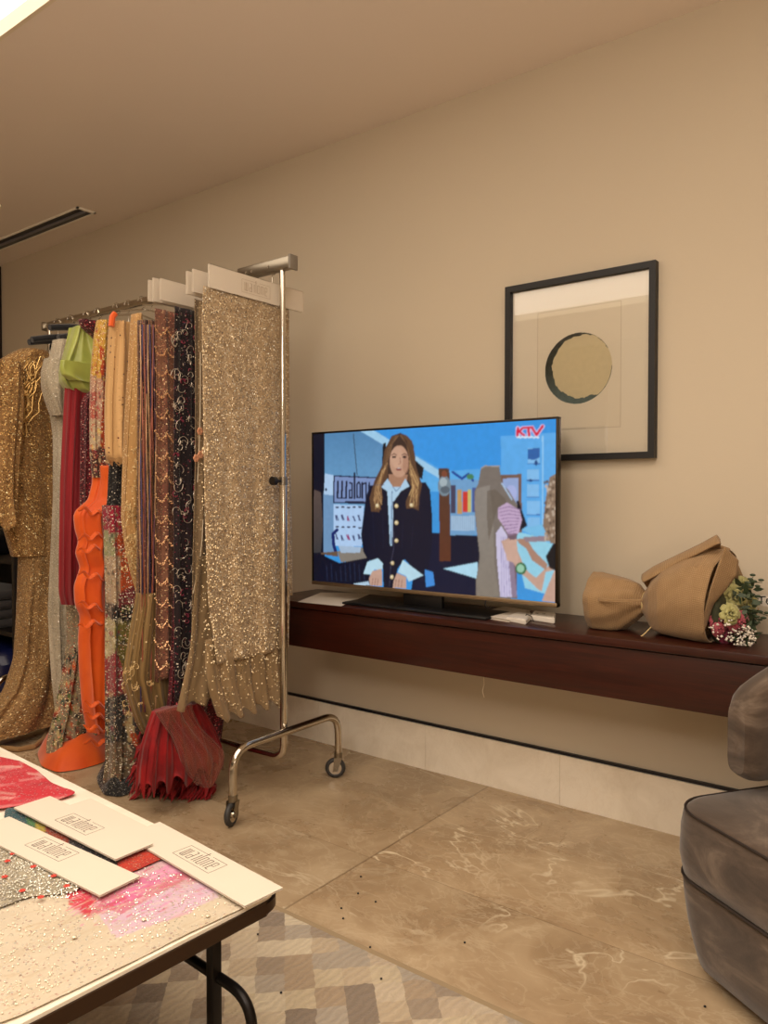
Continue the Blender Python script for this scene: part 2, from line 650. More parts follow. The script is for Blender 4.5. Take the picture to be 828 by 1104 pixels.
# ------------------------------------------------------------------ raster painting (screen picture, prints, dyed cloth)
class Canvas:
    def __init__(s, X, Y, base):
        s.X, s.Y = X, Y
        s.c = np.zeros(X.shape + (3,), dtype=np.float32)
        s.c[:] = lin(base)

    def _blend(s, m, col, a=1.0):
        if callable(col):
            colr = col(s.X, s.Y)[m]
        else:
            colr = np.array(lin(col), dtype=np.float32)
        s.c[m] = s.c[m] * (1 - a) + colr * a

    def poly(s, pts, col, a=1.0):
        X, Y = s.X, s.Y
        m = np.zeros(X.shape, dtype=bool)
        n = len(pts)
        j = n - 1
        for i in range(n):
            xi, yi = pts[i]
            xj, yj = pts[j]
            if yi != yj:
                cr = ((yi > Y) != (yj > Y)) & (X < (xj - xi) * (Y - yi) / (yj - yi) + xi)
                m ^= cr
            j = i
        s._blend(m, col, a)

    def ell(s, cx, cy, rx, ry, col, a=1.0, rot=0.0):
        dx, dy = s.X - cx, s.Y - cy
        c, q = math.cos(rot), math.sin(rot)
        m = ((dx * c + dy * q) / rx) ** 2 + ((-dx * q + dy * c) / ry) ** 2 < 1
        s._blend(m, col, a)

    def line(s, pts, w, col, a=1.0):
        m = np.zeros(s.X.shape, dtype=bool)
        for (x0, y0), (x1, y1) in zip(pts[:-1], pts[1:]):
            dx, dy = x1 - x0, y1 - y0
            L = dx * dx + dy * dy + 1e-9
            t = np.clip(((s.X - x0) * dx + (s.Y - y0) * dy) / L, 0, 1)
            m |= (s.X - x0 - t * dx) ** 2 + (s.Y - y0 - t * dy) ** 2 < (w / 2) ** 2
        s._blend(m, col, a)

    def grad(s, pts, c0, c1, axis='y', a=1.0):
        """polygon filled with a ramp between two colours"""
        ys = [p[1 if axis == 'y' else 0] for p in pts]
        lo, hi = min(ys), max(ys)
        A, B = np.array(lin(c0)), np.array(lin(c1))

        def f(X, Y):
            t = np.clip(((Y if axis == 'y' else X) - lo) / (hi - lo), 0, 1)[..., None]
            return (A * (1 - t) + B * t).astype(np.float32)
        s.poly(pts, f, a)


def project(V):
    """room points -> photo pixels, for looking up where a point of a picture sits"""
    V = np.asarray(V, dtype=np.float64) - np.array(EYEV)
    z = V @ np.array(FWD)
    return 414 + FOC * (V @ np.array(RGT)) / z, 552 - FOC * (V @ np.array(UPV)) / z


def grid_faces(nu, nv, close_u=False):
    f = []
    for j in range(nv - 1):
        for i in range(nu - (0 if close_u else 1)):
            a = j * nu + i
            b = j * nu + (i + 1) % nu
            f.append((a, b, b + nu, a + nu))
    return f


# ------------------------------------------------------------------ television
TY = 2.42
tl, trr, bl, br = P(336, 467, y=TY), P(602, 448, y=TY), P(336, 631, y=TY), P(600, 654, y=TY)
tx0, tx1 = (tl.x + bl.x) / 2, (trr.x + br.x) / 2
tz1, tz0 = (tl.z + trr.z) / 2, (bl.z + br.z) / 2
tv = empty('television', ((tx0 + tx1) / 2, TY, 0.709))
tag(tv, 'large flat television showing a woman in a dark jacket, standing on the cabinet', 'television')
hw, h0, h1 = (tx1 - tx0) / 2, tz0 - .709, tz1 - .709
bz, bzb = 0.008, 0.020
M_bezel = plain('dark_metal_bezel', (58, 50, 42), 0.3, 0.8)
f_ = MB()
f_.box((-hw, 0, h1 - bz), (hw, .028, h1), .002).box((-hw, 0, h0), (-hw + bz, .028, h1), .002).box((hw - bz, 0, h0), (hw, .028, h1), .002)
f_.build('bezel', M_bezel, tv)
MB().box((-hw, -.002, h0), (hw, .03, h0 + bzb - .004), .003).build('lower_bezel', plain('silver_bezel', (150, 130, 104), 0.35, 0.8), tv)
MB().box((-hw + .004, .012, h0 + .01), (hw - .004, .034, h1 - .004)).box((-hw + .12, .03, h0 + .06), (hw - .12, .07, h1 - .18), .01).build('back_shell', M_black, tv)
MB().box((-.33, -.075, 0), (.33, .11, .010), .003).build('stand_base', plain('black_gloss', (8, 8, 9), .4), tv)
MB().box((-.09, .012, .008), (.09, .034, h0 + .03), .004).build('stand_neck', M_black, tv)
MB().tube([(.30, -.02, h0 + .006), (.302, -.035, h0 - .012), (.31, -.03, h0 - .022), (.318, -.02, h0 - .014)], .002, 6).build('cable_hook', M_black, tv)
# picture
NU, NV = 470, 265
sx = np.linspace(-hw + bz, hw - bz, NU)
sz = np.linspace(h0 + bzb - .004, h1 - bz, NV)
SX, SZ = np.meshgrid(sx, sz)
V3 = np.stack([SX + (tx0 + tx1) / 2, np.full_like(SX, TY + .004), SZ + .709], -1)
pxx, pyy = project(V3.reshape(-1, 3))
cv = Canvas(pxx.reshape(SX.shape), pyy.reshape(SX.shape), (58, 150, 222))
z6 = lambda *a: [(360 + x / 5.52, 450 + y / 5.52) for x, y in a]
z5 = lambda *a: [(320 + x / 2.76, 430 + y / 2.76) for x, y in a]
z8 = lambda *a: [(480 + x / 4.8, 450 + y / 4.8) for x, y in a]
z9 = lambda *a: [(330 + x / 6.9, 480 + y / 6.9) for x, y in a]
cv.grad([(338, 465), (610, 440), (610, 530), (338, 530)], (52, 140, 214), (96, 178, 236), 'y')
cv.grad([(348, 465), (400, 462), (420, 480), (420, 565), (348, 565)], (82, 132, 176), (118, 172, 216))
cv.poly([(384, 462), (400, 462), (476, 509), (474, 516)], (160, 206, 236))
cv.poly([(398, 460), (610, 440), (610, 500), (478, 508)], (54, 150, 228))
cv.poly([(540, 470), (610, 466), (610, 590), (540, 590)], (92, 172, 236))
cv.line([(381, 468), (385, 512)], 1.0, (60, 84, 104))
# dark left band with dress form
cv.poly([(336, 465), (350, 465), (350, 632), (336, 632)], (13, 16, 34))
cv.grad(z9((60, 330), (110, 350), (125, 600), (110, 800), (55, 800), (48, 500)), (92, 76, 70), (60, 58, 60))
cv.poly(z9((130, 360), (210, 360), (210, 800), (130, 800)), (112, 150, 190))
cv.poly(z9((140, 210), (210, 225), (205, 375), (132, 365)), (176, 206, 238))
cv.ell(*z9((148, 330))[0], 1.2, 1.6, (30, 40, 70))
# framed name sign
cv.poly(z9((208, 228), (520, 240), (500, 430), (205, 425)), (126, 148, 196))
for a, b in (((208, 228), (520, 242)), ((208, 228), (205, 428)), ((205, 428), (290, 428))):
    cv.line(z9(a, b), 1.4, (24, 28, 60))
cv.line(z9((295, 425), (435, 427)), 2.6, (30, 34, 62))
for a in (236, 268, 300):
    cv.line(z9((a, 270), (a - 2, 392)), 1.9, (18, 20, 44))
cv.line(z9((236, 392), (300, 392)), 1.4, (18, 20, 44))
cv.line(z9((342, 392), (342, 285), (326, 280)), 1.8, (18, 20, 44))
cv.line(z9((342, 392), (322, 392), (322, 335), (342, 335)), 1.4, (18, 20, 44))
cv.line(z9((361, 208), (361, 395)), 2.0, (18, 20, 44))
cv.line(z9((380, 390), (378, 290), (392, 275), (402, 290), (402, 390), (380, 390)), 1.7, (18, 20, 44))
cv.line(z9((418, 392), (418, 280)), 1.8, (18, 20, 44))
cv.line(z9((418, 290), (446, 280), (446, 392)), 1.7, (18, 20, 44))
cv.line(z9((470, 280), (466, 392)), 1.8, (18, 20, 44))
# sheet of sketches
cv.poly(z9((205, 440), (430, 450), (415, 755), (205, 745)), (176, 206, 242))
rr = random.Random(4)
for row in range(4):
    for q in range(5):
        x, y = 232 + q * 42, 465 + row * 72 + rr.uniform(-6, 6)
        if row % 2 == 0:
            cv.ell(*z9((x, y))[0], 2.0, 0.9, (46, 40, 66))
        else:
            for _ in range(4):
                cv.line(z9((x - 10 + rr.uniform(-6, 8), y - 14), (x + rr.uniform(-8, 12), y + 22)), 0.9, (70, 80, 120) if q != 2 else (150, 60, 110))
cv.poly(z9((230, 790), (430, 760), (455, 850), (260, 870)), (134, 126, 116))
cv.poly(z9((240, 750), (410, 758), (400, 800), (260, 800)), (168, 190, 214))
cv.line(z9((230, 630), (200, 660), (205, 740), (222, 800)), 3.4, (24, 38, 104))
cv.poly(z9((110, 800), (230, 790), (240, 830), (110, 810)), (106, 84, 66))
# dark lower half
cv.poly([(349, 599), (366, 607), (398, 601), (400, 640), (336, 640)], (9, 14, 36))
for q in range(9):
    cv.line([(352 + q * 5, 612 + rr.uniform(-5, 5)), (353 + q * 5, 626)], 1.1, (36, 48, 80), .6)
cv.poly([(452, 573), (514, 578), (518, 660), (440, 660)], (10, 18, 48))
cv.poly([(486, 575), (520, 578), (520, 610), (486, 606)], (10, 16, 42))
# middle distance
cv.poly([(484, 517), (516, 517), (516, 577), (484, 577)], (112, 160, 204))
for x, y, wd, hh, c in ((486, 523, 5, 30, (70, 66, 90)), (493, 528, 5, 26, (196, 150, 90)), (499, 530, 5, 22, (206, 60, 50)), (504, 528, 4, 24, (200, 190, 110)), (509, 526, 4, 26, (70, 90, 150)), (486, 556, 26, 16, (170, 200, 226))):
    cv.poly([(x, y), (x + wd, y), (x + wd, y + hh), (x, y + hh)], c)
for k in range(16):
    cv.line([(486 + k * 1.8, 556), (486 + k * 1.8, 571)], .7, (90, 110, 150), .6)
cv.line([(488, 509), (498, 516), (505, 511), (510, 518)], 2.6, (26, 66, 150))
cv.ell(507, 514, 4, 3, (70, 130, 90))
cv.grad([(473, 505), (484.5, 505), (486, 605), (474, 605)], (86, 58, 44), (96, 52, 32))
cv.ell(479, 524, 7, 11, (120, 138, 150))
cv.ell(478, 520, 4, 5, (176, 190, 196), .8)
cv.ell(480, 528, 5, 4, (70, 76, 86), .7)
cv.ell(479, 511, 3, 3.5, (126, 70, 48))
# shelving at right
cv.poly([(539, 512), (562, 511), (563, 575), (539, 575)], (120, 90, 74))
cv.poly([(542, 516), (559, 515), (559, 570), (542, 570)], (150, 170, 214))
cv.ell(551, 532, 6, 9, (170, 180, 226))
for x, y, wd, hh in ((569, 483, 13, 17), (568, 506, 13, 12), (568, 522, 13, 14), (568, 540, 14, 15), (569, 558, 13, 13)):
    cv.poly([(x, y), (x + wd, y), (x + wd, y + hh), (x, y + hh)], (130, 190, 238))
    cv.line([(x, y + hh), (x + wd, y + hh)], 1.1, (60, 110, 180))
cv.poly([(569, 484), (582, 483), (582, 493), (576, 496), (569, 495)], (44, 98, 168))
cv.ell(572, 518, 3, 1.2, (30, 60, 120)); cv.ell(578, 499, 1.6, 3, (30, 70, 130))
cv.line([(585, 470), (585, 590)], 1.4, (150, 205, 245))
# work table
cv.poly([(478, 613), (515, 606), (515, 624)], (176, 220, 240))
cv.poly([(552, 572), (604, 584), (604, 645), (566, 634)], (150, 210, 232))
cv.poly([(560, 570), (612, 560), (612, 590), (590, 585)], (120, 190, 232))
# dress form
body = z8((185, 262), (205, 250), (280, 250), (292, 340), (330, 380), (390, 480), (395, 540), (370, 620), (345, 680), (370, 780), (372, 940), (160, 930), (158, 850), (178, 720), (160, 560), (150, 460), (152, 380), (170, 345))
cv.poly(body, (122, 112, 104))
cv.grad(z8((160, 370), (230, 350), (250, 560), (255, 760), (280, 930), (165, 930), (162, 850), (182, 720), (162, 560), (152, 440)), (142, 134, 126), (134, 124, 112), 'y')
cv.poly(z8((215, 380), (260, 372), (310, 420), (320, 445), (275, 460), (255, 520), (225, 640), (215, 500)), (104, 92, 80), .7)
cv.line(z8((186, 264), (206, 252), (280, 252)), 1.3, (168, 160, 152))
cv.line(z8((292, 340), (345, 425)), 1.4, (176, 200, 226))
cv.poly(z8((370, 430), (380, 430), (425, 560), (390, 585), (375, 560)), (20, 20, 34))
cv.poly(z8((272, 470), (320, 440), (385, 480), (397, 530), (380, 600), (330, 615), (300, 560), (272, 520)), (196, 168, 200))
for k in range(8):
    cv.line(z8((275 + k * 5, 475 + k * 17), (330, 462 + k * 19), (392 - k * 3, 478 + k * 15)), .9, (122, 96, 134), .8)
cv.poly(z8((290, 560), (320, 610), (350, 700), (372, 930), (285, 930), (268, 740), (262, 600)), (206, 198, 226))
cv.poly(z8((320, 600), (370, 600), (372, 930), (345, 930), (330, 760)), (112, 84, 104), .75)
for k in range(4):
    cv.line(z8((290 + k * 10, 620), (292 + k * 14, 925)), .8, (150, 140, 186), .7)
# hands of the seamstress
skin = (198, 160, 142)
cv.poly(z8((565, 790), (520, 800), (500, 900), (480, 890), (420, 830), (380, 800), (345, 740), (310, 700), (290, 640), (330, 625), (370, 680), (400, 750), (430, 800), (470, 830), (520, 780), (585, 730), (590, 960), (500, 950)), skin)
cv.poly(z8((300, 640), (370, 630), (380, 760), (320, 740)), (206, 168, 150))
cv.poly(z8((370, 630), (420, 625), (460, 690), (530, 760), (520, 790), (450, 740), (420, 680), (380, 650)), (172, 132, 112))
cv.poly(z8((400, 620), (560, 610), (560, 640), (420, 645)), (150, 130, 140))
cv.ell(*z8((392, 782))[0], 6, 6.5, (58, 110, 70)); cv.ell(*z8((390, 782))[0], 4, 4.4, (150, 200, 170))
cv.poly(z8((520, 720), (560, 650), (590, 640), (590, 800), (540, 780)), (16, 16, 22))
cv.poly(z8((540, 310), (590, 280), (590, 655), (545, 650), (505, 560), (520, 420)), (140, 116, 96))
for k in range(60):
    x, y = rr.uniform(515, 585), rr.uniform(320, 640)
    cv.ell(*z8((x, y))[0], 1.3, 1.8, rr.choice([(176, 150, 126), (96, 76, 62), (200, 180, 160)]), .8)
# presenter: hair behind, jacket, shirt, face, hair in front
cv.poly(z6((292, 155), (310, 150), (300, 300), (285, 300)), (20, 18, 22))
cv.poly(z6((480, 250), (535, 300), (525, 370), (490, 340)), (20, 18, 22))
cv.poly(z6((300, 195), (345, 110), (395, 92), (440, 112), (474, 165), (482, 250), (500, 330), (470, 400), (310, 420), (290, 330)), (62, 44, 36))
jk = (11, 15, 38)
cv.poly(z6((300, 400), (215, 405), (190, 480), (162, 700), (175, 800), (205, 850), (290, 870), (295, 1010), (352, 1025), (380, 900), (420, 845), (520, 950), (560, 900), (582, 780), (586, 600), (572, 430), (545, 385), (440, 385), (352, 500)), jk)
cv.poly(z6((325, 340), (440, 340), (430, 410), (330, 420)), (170, 126, 100))
cv.poly(z6((275, 410), (320, 365), (352, 415), (395, 415), (425, 365), (450, 410), (400, 438), (356, 500), (346, 762), (334, 762), (318, 440)), (176, 208, 232))
cv.line(z6((352, 415), (370, 440), (395, 415)), .9, (110, 140, 176))
cv.line(z6((346, 440), (340, 755)), .8, (90, 112, 150))
cv.ell(*z6((388, 262))[0], 10.2, 17.2, (196, 152, 126))
cv.ell(*z6((375, 240))[0], 7.0, 11.5, (208, 166, 140), .6)
cv.ell(*z6((428, 280))[0], 3.4, 10, (166, 120, 96), .6)
for ex in (358, 420):
    cv.line(z6((ex - 16, 224), (ex, 216), (ex + 16, 224)), .8, (70, 44, 36))
    cv.ell(*z6((ex, 236))[0], 2.3, 1.2, (44, 30, 30))
cv.line(z6((392, 238), (397, 272), (384, 280)), .8, (160, 112, 92))
cv.ell(*z6((386, 308))[0], 2.9, 1.7, (130, 56, 56)); cv.ell(*z6((386, 303))[0], 2.2, .6, (200, 190, 184))
# front hair, parted in the middle
cv.poly(z6((385, 100), (350, 130), (325, 190), (322, 300), (318, 360), (280, 420), (292, 480), (270, 565), (240, 560), (222, 560), (212, 480), (240, 380), (285, 290), (302, 200), (340, 115)), (94, 66, 46))
cv.poly(z6((390, 98), (435, 140), (448, 220), (445, 310), (442, 370), (462, 420), (428, 500), (430, 545), (470, 540), (505, 555), (510, 470), (525, 400), (490, 300), (482, 220), (465, 140), (430, 104)), (94, 66, 46))
for k in range(26):
    u = k / 25
    x = 300 - 60 * math.sin(u * 5) * .4
    cv.line(z6((316 - 40 * u + rr.uniform(-8, 8), 270 + 90 * u), (270 - 20 * u + rr.uniform(-16, 16), 380 + 70 * u), (262 + rr.uniform(-28, 24), 470 + 80 * u)), .8, rr.choice([(170, 130, 88), (200, 162, 112), (120, 84, 56)]), .8)
    cv.line(z6((456 + rr.uniform(-8, 10), 260 + 90 * u), (486 + rr.uniform(-18, 18), 360 + 80 * u), (468 + rr.uniform(-34, 30), 450 + 90 * u)), .8, rr.choice([(170, 130, 88), (206, 166, 112), (120, 84, 56)]), .8)
for k in range(14):
    cv.line(z6((386 - k * 1.2, 108), (352 - k * 2.4, 150 + k * 3), (330 - k * 2, 230 + k * 5)), .6, rr.choice([(122, 88, 62), (84, 58, 42), (140, 104, 72)]), .6)
    cv.line(z6((390 + k * 1.6, 108), (430 + k * 1.8, 150 + k * 4), (446 + k * 2, 240 + k * 5)), .6, rr.choice([(122, 88, 62), (84, 58, 42), (140, 104, 72)]), .6)
for k in range(5):
    cv.line(z6((230 + k * 60, 560 + 20 * k), (240 + k * 55, 780)), .6, (26, 32, 62), .7)
cv.line(z6((300, 400), (215, 405), (190, 480), (162, 700)), .6, (40, 60, 100), .6)
for x, y in ((258, 525), (462, 522), (372, 527), (372, 627), (372, 733), (347, 867), (345, 950)):
    cv.ell(*z6((x, y))[0], 2.0, 2.2, (214, 190, 140)); cv.ell(*z6((x - 2, y - 3))[0], .9, .9, (248, 236, 206))
cv.line(z6((352, 500), (356, 780), (340, 860), (330, 1010)), .7, (60, 60, 84))
cv.poly(z6((175, 932), (200, 860), (262, 838), (292, 870), (288, 905), (240, 905), (222, 935)), (186, 222, 238))
cv.poly(z6((380, 922), (410, 848), (532, 940), (445, 978), (430, 945)), (186, 222, 238))
cv.poly(z6((228, 915), (285, 900), (288, 1005), (215, 1000), (208, 960)), skin)
cv.poly(z6((375, 925), (432, 950), (430, 1020), (350, 1015), (356, 970)), skin)
for k in range(3):
    cv.line(z6((232 + k * 16, 960), (226 + k * 16, 1002)), .7, (150, 108, 92))
    cv.line(z6((370 + k * 18, 965), (364 + k * 18, 1012)), .7, (150, 108, 92))
cv.poly(z6((118, 990), (205, 975), (215, 1000), (120, 1000)), (180, 206, 226))
cv.poly(z6((540, 905), (590, 920), (600, 1000), (548, 1010)), (66, 142, 220))
# station mark
for wd, c in ((4.6, (214, 196, 236)), (2.7, (214, 24, 60))):
    cv.line([(558.3, 461.6), (558.0, 469.6)], wd, c)
    cv.line([(564.0, 461.2), (559.5, 465.2), (565.0, 469.4)], wd * .9, c)
    cv.line([(564.5, 461.2), (573.5, 460.8)], wd * .8, c)
    cv.line([(569.6, 461.2), (570.4, 469.4)], wd, c)
    cv.line([(573.5, 461.0), (578.4, 469.0), (585.0, 459.6)], wd, c)
for k in range(10):
    cv.line([(557.6 + k * 2.4, 471.4), (557.6 + k * 2.4 + 1.5, 471.9 if k % 2 else 470.9)], 1.5, (230, 244, 255))
q_ = cv.c.copy()
for _ in range(3):
    q_[1:-1, 1:-1] = (q_[1:-1, 1:-1] * 4 + q_[:-2, 1:-1] + q_[2:, 1:-1] + q_[1:-1, :-2] + q_[1:-1, 2:]) / 8
rs_ = np.random.RandomState(3)
lo_n = np.kron(rs_.rand(54, 95), np.ones((5, 5)))[:NV, :NU]
for _ in range(6):
    lo_n[1:-1, 1:-1] = (lo_n[:-2, 1:-1] + lo_n[2:, 1:-1] + lo_n[1:-1, :-2] + lo_n[1:-1, 2:]) / 4
q_ *= (.95 + .1 * lo_n)[..., None]
c_ = q_.reshape(-1, 3)
t = NT('screen_picture')
an = t.n('ShaderNodeVertexColor', layer_name='Col')
t.set(col=(0.01, 0.01, 0.012), emis=an.outputs[0], estr=0.92, rough=0.25, spec=0.3)
mesh_obj('screen', np.stack([SX, np.full_like(SX, .004), SZ], -1).reshape(-1, 3), grid_faces(NU, NV), t.m, tv, True, None, c_)

# ------------------------------------------------------------------ things lying on the cabinet
def flat_sheet(name, corners, thick, mat, parent=None, bev=.0006, curl=0.0):
    mb = MB()
    mb.prism([Vector(c) for c in corners], (0, 0, thick))
    return mb.build(name, mat, parent, False)


ZS = .7092
corner = lambda *a: [P(x, y, z=ZS) for x, y in a]
o = flat_sheet('sheet_of_paper', corner((321, 649), (346, 639), (400, 640), (368, 653.5)), .0012, M_paper)
tag(o, 'loose white papers lying at the left end of the wall cabinet', 'paper')
bk = empty('booklet', tuple(P(548, 664, z=ZS)))
tag(bk, 'thin white booklet on the cabinet below the right corner of the television', 'booklet')
base = Vector(bk.location)
cs = [p - base for p in corner((514, 665), (543, 656), (572, 661), (549, 671))]
MB().prism(cs, (0, 0, .002)).prism([c + Vector((0, 0, .0075)) for c in cs], (0, 0, .002)).build('cover', M_paper, bk, False)
ce = sum(cs, Vector()) / 4
MB().prism([ce + (c - ce) * .96 + Vector((0, 0, .002)) for c in cs], (0, 0, .0055)).build('pages', plain('page_edges', (206, 196, 180), .7), bk, False)
def gadget(name, quad, h, label, cat):
    base = P(sum(q[0] for q in quad) / 4, sum(q[1] for q in quad) / 4, z=ZS)
    g = empty(name, tuple(base))
    tag(g, label, cat)
    cs = [P(*q, z=ZS) - base for q in quad]
    mb = MB()
    mb.prism(cs, (0, 0, h))
    bmesh.ops.bevel(mb.bm, geom=mb.bm.edges[:], offset=.003, segments=3, affect='EDGES')
    mb.build('body', plain(name + '_white', (222, 214, 202), .35), g)
    ce = sum(cs, Vector()) / 4
    return g, ce, cs
g, ce, cs = gadget('power_adapter', ((546, 670), (558, 664.5), (574, 667), (567, 674)), .018, 'small white plug adapter beside the booklet on the cabinet', 'adapter')
MB().tube([ce + Vector((.02, 0, .018)), ce + Vector((.028, -.01, .026)), ce + Vector((.05, -.015, .02)), ce + Vector((.06, -.02, .004))], .0015, 6).build('cord', M_black, g)
g, ce, cs = gadget('remote_control', ((572, 669), (576, 664), (599, 666.5), (598, 673)), .02, 'white small remote lying right of the plug adapter on the cabinet', 'remote control')
MB().cyl(ce + Vector((0, 0, .02)), ce + Vector((0, 0, .0215)), .006, 16).build('button', plain('grey_button', (150, 146, 140), .5), g)
MB().box(ce + Vector((-.03, -.006, .0198)), ce + Vector((-.02, .004, .0208)), .001).build('button', plain('dark_button', (60, 56, 52), .5), g)

# ------------------------------------------------------------------ framed picture
a0, a1 = P(549, 311, y=YW), P(711, 283, y=YW)
a2 = P(708, 494, y=YW)
fx0, fx1, fz1, fz0 = a0.x, (a1.x + a2.x) / 2, (a0.z + a1.z) / 2, a2.z
art = empty('framed_picture', ((fx0 + fx1) / 2, YW, (fz0 + fz1) / 2))
tag(art, 'black framed print of a pale moon circle hanging on the wall behind the television', 'picture')
W2, H2 = (fx1 - fx0) / 2, (fz1 - fz0) / 2
fw = .022
mb = MB()
for (ox, oz, px_, pz_) in ((-1, 1, 1, 1), (1, 1, 1, -1), (1, -1, -1, -1), (-1, -1, -1, 1)):
    a_, b_ = (ox * W2, oz * H2), (px_ * W2, pz_ * H2)
    ai, bi = (ox * (W2 - fw), oz * (H2 - fw)), (px_ * (W2 - fw), pz_ * (H2 - fw))
    mb.prism([(p[0], -.034, p[1]) for p in (a_, b_, bi, ai)], (0, .032, 0))
mb.build('frame', M_frame, art, False)
n1, n2 = 280, 300
gx = np.linspace(-W2 + fw - .003, W2 - fw + .003, n1)
gz = np.linspace(-H2 + fw - .003, H2 - fw + .003, n2)
GX, GZ = np.meshgrid(gx, gz)
cv = Canvas(GX, GZ, (236, 224, 202))
iw, ih = W2 * .56, H2 * .66
cv.poly([(-iw, -ih), (iw, -ih), (iw, ih), (-iw, ih)], (206, 190, 164))
cv.poly([(-iw + .002, -ih + .003), (iw - .002, -ih + .002), (iw - .002, ih - .002), (-iw + .002, ih - .002)], (234, 221, 197))
mc = P(624, 397.5, y=YW) - Vector(art.location)
rad = .128
A = np.arctan2(GZ - mc.z, GX - mc.x)
wob = np.sin(A * 7) * .0018 + np.sin(A * 19 + 1) * .0012 + np.sin(A * 41) * .0007
r0 = np.hypot(GX - mc.x, GZ - mc.z)
mC = r0 < rad
tx_ = np.array([mnoise.noise(Vector((x * 60, z * 60, 0))) for x, z in zip(GX.ravel(), GZ.ravel())]).reshape(GX.shape)
dk = (np.array(lin((44, 52, 48)))[None, None] * (1 + .8 * tx_[..., None]) + np.clip(-(GZ - mc.z)[..., None] * 2 + .0, 0, .2) * np.array([.3, .5, .5]))
cv.c[mC] = dk[mC]
r1 = np.hypot(GX - mc.x - .014, GZ - mc.z - .006)
mI = (r1 < rad * .885 + wob) | ((GX - mc.x > .06) & (r0 < rad * .985) & (np.abs(GZ - mc.z) < .1))
mI &= mC
pale = (np.array(lin((216, 200, 160)))[None, None] * (1 + .04 * tx_[..., None]))
cv.c[mI] = pale[mI]
t = NT('moon_print_paper')
an = t.n('ShaderNodeVertexColor', layer_name='Col')
t.set(col=an.outputs[0], rough=.8, spec=.1)
mesh_obj('print', np.stack([GX, np.full_like(GX, -.010), GZ], -1).reshape(-1, 3), grid_faces(n1, n2), t.m, art, True, None, cv.c.reshape(-1, 3))
t = NT('picture_glass')
tb = t.n('ShaderNodeBsdfTransparent'); gb = t.n('ShaderNodeBsdfGlossy'); gb.inputs['Roughness'].default_value = .02
mx = t.n('ShaderNodeMixShader'); fz = t.n('ShaderNodeFresnel'); fz.inputs[0].default_value = 1.5
t.l(t.math('MULTIPLY', fz.outputs[0], 1.6), mx.inputs[0]); t.l(tb.outputs[0], mx.inputs[1]); t.l(gb.outputs[0], mx.inputs[2]); t.l(mx.outputs[0], t.out.inputs[0])
M_glass = t.m
MB().box((-W2 + fw - .002, -.018, -H2 + fw - .002), (W2 - fw + .002, -.016, H2 - fw + .002)).build('glass', M_glass, art, False)
MB().box((-W2 + .005, -.009, -H2 + .005), (W2 - .005, -.001, H2 - .005)).build('backing_board', M_frame, art, False)

# ------------------------------------------------------------------ garment rack
PX, PY_ = -2.06, 2.07
rack = empty('garment_rack', (PX, PY_, 0))
tag(rack, 'chrome rolling garment rack carrying gowns and beaded fabric samples', 'garment rack')
RZ = 2.0
lx = lambda x, y, z: (x - PX, y - PY_, z)
XE = -3.74
MB().box(lx(XE, PY_ - .011, RZ - .016), lx(-2.25, PY_ + .011, RZ + .016), .004).build('hanging_rail', M_chrome, rack)
MB().box(lx(-2.29, PY_ - .018, RZ - .014), lx(-2.012, PY_ + .018, RZ + .03), .004).build('rail_sleeve', M_steel, rack)
MB().box(lx(-2.012, PY_ - .021, RZ - .02), lx(-2.0, PY_ + .021, RZ + .034), .003).build('end_cap', plain('grey_cap', (126, 118, 106), .5), rack)
MB().cyl(lx(-2.30, PY_ - .03, RZ + .005), lx(-2.30, PY_ + .03, RZ + .005), .013, 18).build('bolt', M_black, rack)
MB().box(lx(XE - .012, PY_ - .016, RZ - .022), lx(XE, PY_ + .016, RZ + .022), .004).build('end_cap', M_steel, rack)


